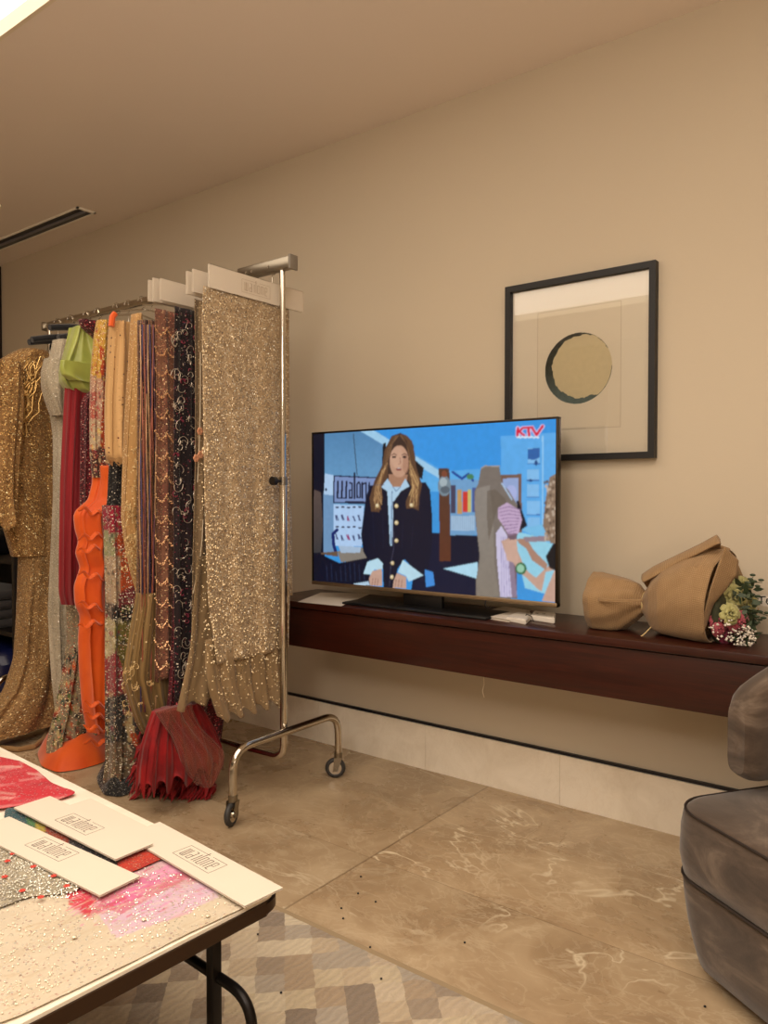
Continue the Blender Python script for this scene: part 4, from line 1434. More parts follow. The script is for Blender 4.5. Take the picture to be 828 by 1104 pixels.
# ---- 10. strands
g = hung('strand_gown', 'dark purple and bronze gown of long narrow beaded strands with a gold chiffon hem', 'gown', -2.47)
garment('body', -2.47, [(345, 150, 176), (360, 150, 178), (420, 150, 178), (520, 150, 178), (640, 150, 178), (716, 148, 178)], .034, 11, .012, F_strands, g, 71, n=60, m=160)
rg = random.Random(4)
strand_mats = [plain('bronze_strand', (168, 130, 92), .35, .3, noise_amt=.6, scale=70), plain('plum_strand', (92, 48, 64), .4, .2, noise_amt=.7, scale=70),
               plain('rust_strand', (140, 74, 52), .4, .2, noise_amt=.7, scale=70), plain('indigo_strand', (54, 46, 86), .4, .2, noise_amt=.6, scale=70)]
for k in range(15):
    px = 151 + k * 1.55
    pts = []
    for q in range(30):
        p = P(px + .9 * math.sin(q * .35 + k * 1.7), 350 + q * (14.4 if k % 3 else 13.0), x=-2.425 + .008 * math.sin(q * .4 + k * 2))
        pts.append(p - Vector(g.location))
    MB().tube(pts, [.0020 + .0014 * ((q + k) % 2) for q in range(30)], 5).build('bead_strand', strand_mats[(k * 7 + k // 3) % 4], g)
garment('chiffon_hem', -2.45, [(640, 149, 190), (690, 140, 196), (730, 134, 200), (760, 142, 200), (782, 150, 204), (792, 156, 204)], .04, 14, .010, F_olive, g, 72, n=50, m=140)
curls(g, -2.385, (134, 165, 715, 765), 16, .016, M_cordgold, 16, 'lace_appliques', .0013)
hanger(g, -2.47, 1.95, .15, M_velvetblack, .03)

# ---- 11. rose net with beaded garlands
p11 = hung('rose_sample', 'dusty rose net sample with rows of scalloped bead garlands', 'fabric sample', -2.395, GP)
panel('cloth', -2.395, [(332, 167, 205), (400, 168, 208), (500, 168, 208), (600, 168, 208), (735, 166, 210)], .010, 3, F_pink, p11, 81, n=70, hemwave=.008)
mb = MB(); mg = []
rg = random.Random(14)
for r in range(17):
    py0 = 352 + r * 22.5
    for gx_ in range(2):
        xs0 = 167 + gx_ * 13
        pts = []
        for q in range(11):
            u = q / 10
            p = P(xs0 + 13 * u, py0 + 8 * (1 - (2 * u - 1) ** 2) + (2 if gx_ else 0) + 1.2 * u, x=-2.378)
            pts.append(p - Vector(p11.location))
        mb.tube(pts, .0008, 5)
        if r % 1 == 0:
            for q in range(0, 11):
                p = pts[q]
                for _ in range(2):
                    mg.append(p + Vector((.002, rg.uniform(-.004, .004), rg.uniform(-.006, .003))))
mb.build('garland_threads', M_cordgold, p11)['kind'] = 'stuff'
beads('garland_beads', p11, mg, .0030, plain('rose_gold_bead', (220, 170, 124), .3, .6))
hanging_card(-2.455, 1.765, 2.25, 1.872, 1.952, 'cream header card furthest back in the left bunch, over the rose net sample')

# ---- 12. black net with cord curls
p12 = hung('black_sample', 'black and plum net sample embroidered with silver curls', 'fabric sample', -2.315, GP)
panel('cloth', -2.315, [(330, 188, 226), (400, 187, 226), (500, 187, 226), (600, 187, 226), (758, 188, 228)], .010, 3, F_night, p12, 82, n=70, hemwave=.008)
curls(p12, -2.298, (188, 212, 345, 740), 60, .024, M_cordsilver, 7, 'corded_embroidery', .0012)
curls(p12, -2.297, (188, 212, 345, 740), 26, .014, plain('plum_cord', (130, 34, 60), .5), 17, 'corded_embroidery', .0017)
hanging_card(-2.385, 1.765, 2.25, 1.866, 1.946, 'cream header card in front of the left bunch, over the black embroidered sample')
hanging_card(-2.435, 1.77, 2.25, 1.870, 1.958, 'cream header card standing highest in the left bunch on the rack')

# ---- 13. taupe tulle with bead branch and peach flowers
p13 = hung('taupe_sample', 'taupe tulle sample with a beaded branch and peach cloth flowers', 'fabric sample', -2.235, GP)
panel('cloth', -2.235, [(322, 209, 262), (400, 210, 262), (500, 210, 262), (600, 208, 262), (700, 207, 262), (748, 202, 262)], .010, 4, F_taupe, p13, 83, n=70, hemwave=.01)
mb = MB(); off = Vector(p13.location)
for a, b, sw in (((219, 560), (208, 640), 4), ((221, 640), (206, 722), 5), ((216, 380), (213, 520), 2), ((217, 590), (212, 700), -3)):
    pts = [P(a[0] + (b[0] - a[0]) * q / 14 + sw * math.sin(q / 14 * PI) * .6, a[1] + (b[1] - a[1]) * q / 14, x=-2.218) - off for q in range(15)]
    mb.tube(pts, .0018, 6)
mb.build('beaded_branch', M_beadwhite, p13)
mb = MB()
M_peach = plain('peach_organza', (214, 150, 110), .6, sheen=.4)
for cx, cy in ((215, 465), (216, 490), (211, 494), (219, 489)):
    c = P(cx, cy, x=-2.21) - off
    mb = MB()
    for k in range(6):
        a = k * PI / 3
        mb.ball(c + Vector((.004, .008 * math.cos(a), .008 * math.sin(a))), .007, 8, (.35, 1, 1))
    mb.build('peach_flower', M_peach, p13)
hanging_card(-2.205, 1.77, 2.24, 1.868, 1.95, 'cream header card half hidden behind the front card of the rack')
hanging_card(-2.238, 1.77, 2.25, 1.866, 1.948, 'cream header card third from the front of the rack')

# ---- 14. second champagne sample, its far edge showing behind the post
p14 = hung('wide_champagne_sample', 'champagne beaded sample whose far edge shows right of the rack post', 'fabric sample', -2.165, GP)
panel('cloth', -2.165, [(318, 226, 306), (400, 226, 311), (500, 226, 313), (600, 226, 315), (655, 226, 316)], .004, 3, F_champ, p14, 84, n=60)

# ---- 15. front champagne sample
p15 = hung('champagne_sample', 'long champagne sequin net sample, nearest on the rack under the printed card', 'fabric sample', -2.12, GP)
panel('cloth', -2.12, [(308, 219, 311), (340, 217, 311), (450, 218, 311), (560, 219, 311), (650, 222, 310), (716, 231, 308)], .004, 3, F_champ, p15, 85, n=90, m=80, lean=.01)
panel('sheer_hem', -2.117, [(690, 222, 306), (720, 222, 306), (745, 226, 306), (776, 236, 306)], .012, 5, F_net, p15, 86, n=40, m=80, hemwave=.014, lean=.005)
panel('sheer_lining', -2.20, [(600, 212, 300), (700, 204, 300), (765, 190, 300)], .010, 5, F_net, p15, 87, n=40, m=70, hemwave=.012)
pts = []
rg = random.Random(2)
for k in range(520):
    t_ = rg.random() ** .5
    px, py = rg.uniform(222, 302), 560 + 205 * rg.random()
    if py > 715 and rg.random() < .55: continue
    pts.append(P(px, py, x=-2.102) - Vector(p15.location))
for k in range(240):
    px, py = rg.uniform(218, 238), rg.uniform(325, 715)
    pts.append(P(px, py, x=-2.102) - Vector(p15.location))
beads('hem_beads', p15, pts, .0034, M_beadpale)
hanging_card(-2.113, 1.765, 2.235, 1.868, 1.949, 'long cream header card with printed name, in front on the rack', with_logo=True)

# ---- 16. red gown whose tulle train and feathers lie on the floor
g = hung('feathered_gown', 'red gown with tulle train and feather hem spread on the floor under the samples', 'gown', -2.43)
garment('skirt', -2.36, [(420, 194, 236), (560, 192, 238), (700, 186, 240), (760, 182, 244), (800, 168, 240), (835, 160, 236)], .024, 9, .010, F_maroon, g, 91, n=70)
garment('red_underskirt', -2.33, [(768, 166, 212), (785, 160, 220), (805, 154, 228), (830, 150, 236), (852, 149, 237)], .06, 15, .009, F_feather, g, 93, n=50, m=240, hem=.028, amp_top=.7, squash=([0, .5, 1], [.6, .8, 1]))
garment('train', -2.27, [(768, 168, 206), (780, 176, 208), (794, 186, 216), (808, 192, 228), (820, 195, 237), (832, 200, 238), (843, 210, 230), (848, 216, 224)], .05, 16, .006, F_redtulle, g, 92, n=60, m=220, amp_top=.7, squash=([0, .3, .7, 1], [.35, .55, 1, .7]))
# feathers: tapered blades fanned out along the hem
bm = bmesh.new(); rg = random.Random(6)
for k in range(520):
    u = rg.random()
    a = P(152 + 82 * u, rg.uniform(835, 855), z=.02)
    a.z = rg.uniform(.01, .10)
    if u < .35: a.z += .12 * rg.random()
    d = Vector((rg.uniform(-.4, .5), -1 + rg.uniform(-.2, .5), rg.uniform(-.9, .1))).normalized()
    L = rg.uniform(.03, .075)
    sd = d.cross(Vector((0, 0, 1))).normalized() * rg.uniform(.006, .014)
    up = Vector((0, 0, rg.uniform(.002, .006)))
    b = a + d * L * .55
    e = a + d * L
    for p in (a, b, e): p.z = max(.004, p.z)
    e.z = max(.004, e.z - .03)
    v = [bm.verts.new(p - Vector(g.location)) for p in (a - sd * .3, a + sd * .3, b + sd + up, e, b - sd + up)]
    bm.faces.new(v)
me = bpy.data.meshes.new('feather_hem'); bm.to_mesh(me); bm.free(); me.materials.append(F_feather)
fo = bpy.data.objects.new('feather_hem', me); COL.objects.link(fo); fo.parent = g
md = fo.modifiers.new('thickness', 'SOLIDIFY'); md.thickness = .0015
hanger(g, -2.43, 1.95, .13, None, .03)

# free hangers at the far end
for xx, zt, lab in ((-3.62, 1.90, 'black velvet hanger at the far end of the rack above the gold gown'), (-3.36, 1.93, 'black velvet hanger between the gold gown and the lace gown')):
    h = empty('clothes_hanger', (xx, PY_, RZ))
    tag(h, lab, 'hanger', 'spare hangers on the rack')
    hanger(h, xx, zt, .15 if xx < -3.5 else .19, M_velvetblack, .03, False)

# ------------------------------------------------------------------ dark open shelf unit at far left
M_dark = plain('black_stained_wood', (20, 15, 13), .45)
un = empty('open_shelf_unit', (-4.75, 2.30, 0))
tag(un, 'dark open shelf unit standing behind the gold gown at left edge', 'shelf')
MB().box((-.85, -.25, 0), (-.82, .25, 1.02), .002).build('side_panel', M_dark, un)
MB().box((.68, -.25, 0), (.71, .25, 1.02), .002).build('side_panel', M_dark, un)
for z in (.03, .40, .79):
    MB().box((-.82, -.25, z - .015), (.68, .25, z + .01), .002).build('shelf', M_dark, un)
MB().box((-.85, .24, 0), (.71, .255, 1.02)).build('back_panel', M_dark, un, False)
bag = empty('handbag', (-4.62, 2.20, .80))
tag(bag, 'black leather handbag on the shelf behind the gold gown', 'bag')
mb = MB()
mb.box((-.16, -.07, 0), (.16, .07, .15), .03, seg=3)
mb.build('body', plain('black_leather', (16, 15, 20), .35), bag)
MB().tube(arc((0, 0, .13), (1, 0, 0), (0, 0, 1), .09, 0, PI, 12), .008, 8).build('handle', M_black, bag)
fl = empty('folded_fabric', (-4.5, 2.18, .41))
tag(fl, 'folded grey sequined fabric on the lower shelf at left edge', 'fabric')
F_greyseq = fabric('grey_sequin', (70, 66, 66), (44, 42, 44), [(150, .3, .42, [(110, 110, 114), (70, 70, 80), (150, 146, 140)], .6)])
for k in range(4):
    MB().box((-.26, -.15 + .004 * k, .052 * k), (.26, .14, .052 * k + .048), .02, seg=3).build('fold', F_greyseq, fl)
sk = empty('garment_bag', (-4.45, 2.16, .04))
tag(sk, 'shiny navy blue garment bag crumpled on the bottom shelf at left edge', 'bag')
mb = MB()
mb.box((-.34, -.17, 0), (.34, .15, .26), .07, seg=4)
for v_ in mb.bm.verts:
    n_ = mnoise.noise(v_.co * 9) * .04
    v_.co += v_.co.normalized() * n_ if v_.co.z > .03 else Vector()
mb.build('body', plain('navy_vinyl', (16, 22, 66), .3), sk)
MB().box((.02, -.20, .15), (.07, -.165, .18), .003).build('white_label', M_paper, sk)
# tall dark door frame against the far wall
dr = MB()
dr.box((-6.3, YW - .05, 0), (-5.375, YW, CEIL - .01), .003)
struct(dr.build('door_1', plain('dark_wood_door', (34, 18, 14), .4, noise_amt=.2), smooth=False))

# ------------------------------------------------------------------ burlap bouquet
def burlap(name, c1=(190, 158, 118), c2=(132, 104, 72)):
    t = NT(name)
    uv = t.coord('UV')
    w1 = t.n('ShaderNodeTexWave', wave_type='BANDS', bands_direction='X'); w1.inputs['Scale'].default_value = 55; w1.inputs['Distortion'].default_value = 1.5; w1.inputs['Detail'].default_value = 2
    w2 = t.n('ShaderNodeTexWave', wave_type='BANDS', bands_direction='Y'); w2.inputs['Scale'].default_value = 55; w2.inputs['Distortion'].default_value = 1.5; w2.inputs['Detail'].default_value = 2
    t.l(uv, w1.inputs['Vector']); t.l(uv, w2.inputs['Vector'])
    h = t.math('MULTIPLY', w1.outputs['Fac'], w2.outputs['Fac'])
    n_ = t.noise(uv, 30, 4)
    c = t.mix(t.math('MULTIPLY_ADD', h, .5, t.math('MULTIPLY', n_, .4)), lin(c2), lin(c1))
    t.set(col=c, rough=.9, spec=.1, nor=t.bump(h, .5, .002), sheen=.15)
    return t.m
M_burlap = burlap('burlap')
BY = 2.47
bq = empty('bouquet', tuple(P(697, 668, y=BY)))
tag(bq, 'flower bouquet wrapped in brown burlap lying on the wall cabinet', 'bouquet')
OB = np.array(bq.location)


def wrap_shell(name, secs, n=72, closed=True, mouth=None, wob=.004, seed=0, mat=None, thick=.0025):
    """loft along the bouquet: secs = (px, py top, py bottom, half depth) read on the plane y=BY"""
    S = len(secs)
    V = []; UV = []
    rows_ = 44
    sec = np.array(secs, float)
    tt = np.linspace(0, 1, S)
    run = 0
    last = None
    for j in range(rows_):
        q = j / (rows_ - 1)
        a = [np.interp(q, tt, sec[:, k]) for k in range(4)]
        top = P(a[0], a[1], y=BY); bot = P(a[0], a[2], y=BY)
        cx, cz, hz = top.x, (top.z + bot.z) / 2, (top.z - bot.z) / 2
        if last is not None: run += abs(cx - last)
        last = cx
        for i in range(n):
            th = 2 * PI * i / n
            dx = 0
            if mouth: dx = mouth(th) * max(0, (q - .45) / .55) ** 1.5
            r_ = 1 + wob / max(hz, .02) * (math.sin(5 * th + seed) * (1 - .6 * q) + .6 * math.sin(9 * th + 2 + q * 5))
            V.append((cx + dx, BY - a[3] * math.sin(th) * r_, cz + hz * math.cos(th) * r_))
            UV.append((run, i / n * (hz + a[3]) * 3.1))
    V = np.array(V)
    V[:, 2] = np.maximum(V[:, 2], ZS + .002)
    V[:, 1] = np.minimum(V[:, 1], YW - .005)
    o = mesh_obj(name, V - OB, grid_faces(n, rows_, True), mat or M_burlap, bq, True, np.array(UV))
    md = o.modifiers.new('thickness', 'SOLIDIFY'); md.thickness = thick
    return o


wrap_shell('stem_cuff', [(640, 618, 676, .09), (648, 618, 681, .105), (662, 621, 682, .10), (675, 624, 679, .085), (688, 629, 669, .055), (697, 640, 660, .030), (703, 646, 660, .026)], wob=.004, seed=1)
wrap_shell('flower_wrap', [(693, 642, 658, .026), (700, 632, 668, .05), (708, 616, 680, .085), (722, 604, 686, .12), (745, 594, 692, .14), (765, 591, 697, .15), (783, 594, 700, .15)],
           mouth=lambda th: -.022 * max(0, math.sin(th)) + .012 * math.cos(th), wob=.004, seed=2.4)
# folded collar strip on top and the point standing at the back
def ribbon(name, edgeA, edgeB, mat, par, yA, yB, thick=.003, bulge=.0):
    n = 24
    A = [P(*p, y=yA) for p in edgeA]; B = [P(*p, y=yB) for p in edgeB]
    def samp(L, q):
        f = q * (len(L) - 1); i = min(int(f), len(L) - 2)
        return L[i].lerp(L[i + 1], f - i)
    V = []; UV = []
    m_ = 8
    for j in range(n + 1):
        a, b = samp(A, j / n), samp(B, j / n)
        for k in range(m_ + 1):
            p = a.lerp(b, k / m_) + Vector((0, -bulge * math.sin(PI * k / m_), 0))
            V.append(p); UV.append((j / n * .3, k / m_ * (a - b).length))
    o = mesh_obj(name, [v_ - Vector(OB) for v_ in V], grid_faces(m_ + 1, n + 1), mat, par, True, np.array(UV))
    md = o.modifiers.new('thickness', 'SOLIDIFY'); md.thickness = thick
    return o
ribbon('folded_collar', [(692, 619), (705, 610), (730, 598), (755, 586), (773, 576), (777, 582)], [(693, 628), (705, 622), (728, 608), (752, 597), (770, 588), (777, 585)], M_burlap, bq, BY - .03, BY - .07, .006, .01)
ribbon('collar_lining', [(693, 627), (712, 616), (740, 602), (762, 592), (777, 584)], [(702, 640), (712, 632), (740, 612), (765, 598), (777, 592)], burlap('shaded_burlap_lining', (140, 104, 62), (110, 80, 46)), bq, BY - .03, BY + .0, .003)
ribbon('back_flap', [(776, 588), (786, 591), (796, 610), (806, 634), (812, 655)], [(772, 600), (778, 640), (784, 664), (790, 676), (796, 690)], M_burlap, bq, BY + .06, BY + .09, .003)
ribbon('front_fold', [(781, 589), (773, 612), (765, 636), (758, 664), (757, 684)], [(796, 604), (794, 620), (781, 637), (769, 650), (760, 676)], M_burlap, bq, BY - .135, BY - .10, .003)
ribbon('cuff_seam', [(645, 645), (668, 646), (692, 646)], [(645, 648), (668, 650), (692, 648)], M_burlap, bq, BY - .112, BY - .112, .004)
mb = MB()
tie = P(696, 650, y=BY)
mb.torus((tie - Vector(OB)), (1, 0, 0), .034, .004, 28, 8)
mb.tube([P(702, 676, y=BY - .06) - Vector(OB), P(694, 684, y=BY - .08) - Vector(OB), P(688, 689, y=BY - .1) - Vector(OB)], .0022, 6)
mb.build('twine', plain('twine', (196, 170, 120), .8), bq)


def flower(kind, c, r, face, mat, seed, name):
    """layers of curled petals round a bud; face = direction the bloom looks"""
    rg = random.Random(seed)
    face = Vector(face).normalized()
    q = Vector((0, 0, 1)).rotation_difference(face).to_matrix()
    V = []; F = []
    lay = 5 if kind == 'rose' else 3
    for L in range(lay):
        np_ = 3 + L * 2
        for k in range(np_):
            a = 2 * PI * k / np_ + L * .7 + rg.uniform(-.15, .15)
            op = (.15 + .85 * L / (lay - 1))
            wd = .5 + .35 * (1 - L / lay)
            b0 = len(V)
            for i in range(6):
                t_ = i / 5
                rad_ = r * (.12 + op * .9 * t_ ** 1.2)
                h_ = r * (.75 * math.sin(t_ * PI * .6) * (1.2 - .7 * op)) - (r * .25 * op * t_ ** 3)
                for j in range(5):
                    s_ = (j / 4 - .5) * 2 * wd * math.sin(PI * (.15 + .75 * t_)) ** .7
                    V.append(Vector(c) + q @ Vector((rad_ * math.cos(a + s_), rad_ * math.sin(a + s_), h_ + .04 * r * math.cos(j * 2.1))))
            for i in range(5):
                for j in range(4):
                    x = b0 + i * 5 + j
                    F.append((x, x + 1, x + 6, x + 5))
    o = mesh_obj(name, [v_ - Vector(OB) for v_ in V], F, mat, bq)
    md = o.modifiers.new('thickness', 'SOLIDIFY'); md.thickness = .0012
    return o
M_rose = plain('dusty_pink_petal', (176, 78, 92), .6, noise_amt=.25, scale=50, sheen=.2)
M_mag = plain('magenta_petal', (128, 30, 62), .6, noise_amt=.3, scale=50, sheen=.2)
M_lisi = plain('cream_green_petal', (170, 166, 106), .6, noise_amt=.2, scale=50, sheen=.2)
M_leaf = plain('green_leaf', (52, 66, 40), .5, noise_amt=.35, scale=40)
M_gyp = plain('white_tiny_flower', (236, 228, 214), .7)
fc = (.75, -.6, -.05)
for k, (x, y, r, m_, y_) in enumerate(((776, 668, .040, M_rose, -.06), (795, 671, .036, M_rose, -.05), (772, 655, .032, M_mag, -.02), (784, 684, .034, M_mag, -.04), (774, 678, .024, M_rose, -.08), (800, 684, .022, M_mag, -.01))):
    flower('rose', P(x, y, y=BY + y_), r, fc, m_, k, 'pink_rose')
for k, (x, y, r, y_) in enumerate(((790, 645, .042, -.03), (786, 662, .032, -.09), (799, 632, .030, .02), (808, 650, .026, .02))):
    flower('lisi', P(x, y, y=BY + y_), r, (.6, -.7, .2), M_lisi, 20 + k, 'cream_flower')
# leaves
rg = random.Random(12)
bm = bmesh.new()
def leaf(bm, base, d, L, wd):
    d = Vector(d).normalized()
    s_ = d.cross(Vector((rg.uniform(-.3, .3), 1, rg.uniform(-.3, .3)))).normalized() * wd
    pts = [base, base + d * L * .35 + s_, base + d * L * .7 + s_ * .7, base + d * L, base + d * L * .7 - s_ * .7, base + d * L * .35 - s_]
    vs = [bm.verts.new(p - Vector(OB)) for p in pts]
    bm.faces.new(vs)
for k in range(110):
    x, y = rg.uniform(786, 812), rg.uniform(632, 692)
    b = P(x, y, y=BY + rg.uniform(-.07, .06))
    leaf(bm, b, (rg.uniform(-.3, 1), rg.uniform(-.6, .1), rg.uniform(-.8, .8)), rg.uniform(.018, .04), rg.uniform(.004, .010))
me = bpy.data.meshes.new('leaves'); bm.to_mesh(me); bm.free(); me.materials.append(M_leaf)
lo_ = bpy.data.objects.new('leaves', me); COL.objects.link(lo_); lo_.parent = bq
md = lo_.modifiers.new('thickness', 'SOLIDIFY'); md.thickness = .0008
mb = MB()
for a, b in (((772, 630), (800, 636)), ((798, 632), (822, 628)), ((800, 640), (818, 646)), ((806, 660), (828, 664)), ((800, 655), (820, 672)), ((804, 636), (812, 622))):
    p, q = P(*a, y=BY - .03), P(*b, y=BY)
    mb.tube([p - Vector(OB), (p + q) / 2 + Vector((0, 0, .006)) - Vector(OB), q - Vector(OB)], [.0015, .002, .001], 6)
    for k in range(5):
        c_ = p.lerp(q, .3 + k * .16)
        mb.ball(c_ + Vector((0, 0, .008 * (-1) ** k)) - Vector(OB), .007, 8, (1.2, .3, .6))
mb.build('sprigs', M_leaf, bq)
pts = []
for k in range(150):
    a = rg.uniform(0, 6.28); r_ = rg.random() ** .5
    x, y = 800 + 16 * r_ * math.cos(a), 686 + 12 * r_ * math.sin(a)
    pts.append(P(x, y, y=BY + rg.uniform(-.12, -.02)) - Vector(OB))
for k in range(26):
    pts.append(P(rg.uniform(764, 790), rg.uniform(668, 692), y=BY - .11) - Vector(OB))
beads('baby_breath', bq, pts, .0036, M_gyp)
mb = MB()
for k in range(40):
    p = P(780, 684, y=BY - .02); q = Vector(pts[k]) + Vector(OB)
    mb.tube([p - Vector(OB), (p + q) / 2 - Vector(OB), q - Vector(OB)], .0007, 4)
mb.build('thin_stems', M_leaf, bq)
# dark interior of the wrap
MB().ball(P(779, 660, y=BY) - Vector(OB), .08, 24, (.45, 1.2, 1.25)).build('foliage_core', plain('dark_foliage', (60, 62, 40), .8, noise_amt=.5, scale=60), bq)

# little sign on a stick stuck in the bouquet
sg = empty('gift_tag', tuple(P(822, 648, y=2.55)))
tag(sg, 'white card with black lettering sticking out of the bouquet at right edge', 'card')
a, b = P(813, 641, y=2.55), P(845, 655, y=2.55)
of = Vector(sg.location)
MB().box(Vector((a.x, 2.549, b.z)) - of, Vector((b.x, 2.551, a.z)) - of).build('card', M_paper, sg, False)
mb = MB()
mb.tube([P(818, 655, y=2.552) - of, P(812, 676, y=2.54) - of], .0015, 6)
mb.build('stick', plain('bamboo', (180, 150, 100), .6), sg)
mb = MB()
def stroke(mb, pts_, wd, y, of):
    for (x0, y0), (x1, y1) in zip(pts_[:-1], pts_[1:]):
        a, b = P(x0, y0, y=y) - of, P(x1, y1, y=y) - of
        d = (b - a).normalized(); n = Vector((d.z, 0, -d.x)) * wd / 2
        mb.prism([a - n - d * wd * .4, b - n + d * wd * .4, b + n + d * wd * .4, a + n - d * wd * .4], (0, -.0004, 0))
stroke(mb, [(818, 643.6), (825, 643.2)], .0036, 2.5488, of)
stroke(mb, [(821, 643.4), (821, 650.5)], .0036, 2.5488, of)
stroke(mb, [(826.5, 648), (831, 648), (830, 645.5), (827, 646), (826, 649), (828, 651.5), (831, 650.8)], .003, 2.5488, of)
mb.build('lettering', M_black, sg, False)

# ------------------------------------------------------------------ rug
def rug_material():
    t = NT('patterned_rug')
    co = t.coord()
    nz_ = t.n('ShaderNodeTexNoise'); nz_.inputs['Scale'].default_value = 30
    t.l(co, nz_.inputs['Vector'])
    va = t.n('ShaderNodeVectorMath', operation='MULTIPLY_ADD'); t.l(nz_.outputs['Color'], va.inputs[0]); va.inputs[1].default_value = (.016, .016, 0); t.l(co, va.inputs[2])
    m = t.mapping(va.outputs[0], (1, 1, 1), (0, 0, R(45)))
    sp = t.n('ShaderNodeSeparateXYZ'); t.l(m, sp.inputs[0])
    S = .068
    fx = t.math('FLOOR', t.math('DIVIDE', sp.outputs[0], S)); fy = t.math('FLOOR', t.math('DIVIDE', sp.outputs[1], S * 1.0))
    cb = t.n('ShaderNodeCombineXYZ'); t.l(fx, cb.inputs[0]); t.l(fy, cb.inputs[1])
    wn = t.n('ShaderNodeTexWhiteNoise', noise_dimensions='3D'); t.l(cb.outputs[0], wn.inputs[0])
    cols = [(194, 178, 154), (186, 168, 142), (152, 136, 118), (200, 186, 162), (132, 118, 104), (194, 178, 150), (168, 156, 140), (204, 190, 164), (166, 146, 122), (196, 180, 154), (188, 170, 146)]
    c = t.ramp(wn.outputs['Value'], [(i / len(cols), rgba(k)) for i, k in enumerate(cols)], 'CONSTANT')
    w1 = t.n('ShaderNodeTexWave', wave_type='BANDS', bands_direction='DIAGONAL'); w1.inputs['Scale'].default_value = 22; w1.inputs['Distortion'].default_value = 5; w1.inputs['Detail'].default_value = 3
    t.l(m, w1.inputs['Vector'])
    n_ = t.noise(co, 160, 3)
    dark = t.math('MULTIPLY', t.math('SUBTRACT', 1.0, w1.outputs['Fac']), .22)
    c = t.mix(dark, c, t.mix(1.0, c, (.45, .42, .38), 'MULTIPLY'))
    c = t.mix(t.math('MULTIPLY', n_, .25), c, lin((150, 132, 108)))
    h = t.math('ADD', w1.outputs['Fac'], n_)
    t.set(col=c, rough=.95, spec=.05, sheen=.25, nor=t.bump(h, .5, .004))
    return t.m
rg_ = empty('rug', (-2.0, .1, 0))
tag(rg_, 'pale rug with beige and grey block pattern under the coffee table', 'rug')
n1, n2 = 120, 60
V = []
for j in range(n2):
    for i in range(n1):
        x = -1.9 + 3.8 * i / (n1 - 1); y = -1.4 + 2.805 * j / (n2 - 1)
        e = min(i, n1 - 1 - i, j, n2 - 1 - j)
        V.append((x, y, .010 + .0012 * mnoise.noise(Vector((x * 30, y * 30, 0))) if e > 0 else .0005))
mesh_obj('pile', V, grid_faces(n1, n2), rug_material(), rg_)
MB().box((-1.898, -1.398, 0.0002), (1.898, 1.403, .004)).build('backing', plain('jute_backing', (150, 130, 100), .9), rg_, False)

# ------------------------------------------------------------------ coffee table
TA = R(-3.4)
TZ = .42
tcx = Vector((-1.000, 1.012, 0))
tb_ = empty('coffee_table', (tcx.x, tcx.y, 0), TA)
tag(tb_, 'pale marble coffee table with bronze rim covered by beaded fabrics and cards', 'table')


def rrect(x0, y0, x1, y1, r, n=8):
    o = []
    for cx, cy, a in ((x1 - r, y1 - r, 0), (x0 + r, y1 - r, PI / 2), (x0 + r, y0 + r, PI), (x1 - r, y0 + r, 1.5 * PI)):
        o += [(cx + r * math.cos(a + PI / 2 * k / n), cy + r * math.sin(a + PI / 2 * k / n)) for k in range(n + 1)]
    return o
TL_, TW_ = 1.5, .78
M_bronze = plain('dark_bronze', (62, 44, 30), .35, .75)
mb = MB(); mb.prism([(x, y, TZ - .032) for x, y in rrect(-TL_, -TW_, 0, 0, .05)], (0, 0, .026))
bmesh.ops.bevel(mb.bm, geom=[e for e in mb.bm.edges if abs(e.verts[0].co.z - e.verts[1].co.z) < 1e-6], offset=.004, segments=2, affect='EDGES')
mb.build('rim', M_bronze, tb_)
mb = MB(); mb.prism([(x, y, TZ - .010) for x, y in rrect(-TL_ + .004, -TW_ + .004, -.004, -.004, .047)], (0, 0, .010))
mb.build('marble_top', M_pale, tb_)
MB().prism([(x, y, TZ - .06) for x, y in rrect(-TL_ + .10, -TW_ + .08, -.10, -.08, .02)], (0, 0, .028)).build('under_frame', M_gunmetal, tb_, False)
for x, y in ((-.055, -.125), (-.055, -TW_ + .125), (-TL_ + .055, -.125), (-TL_ + .055, -TW_ + .125)):
    MB().box((x - .010, y - .010, .012), (x + .010, y + .010, TZ - .03), .002).build('leg', M_gunmetal, tb_)
for y in (-.12, -TW_ + .12):
    MB().tube(round_path([(-TL_ + .0, y, .02), (-TL_ + .0, y, .29), (.045, y, .29), (.045, y, .02)], .06, 8), .0095, 12).build('cross_loop', M_gunmetal, tb_)


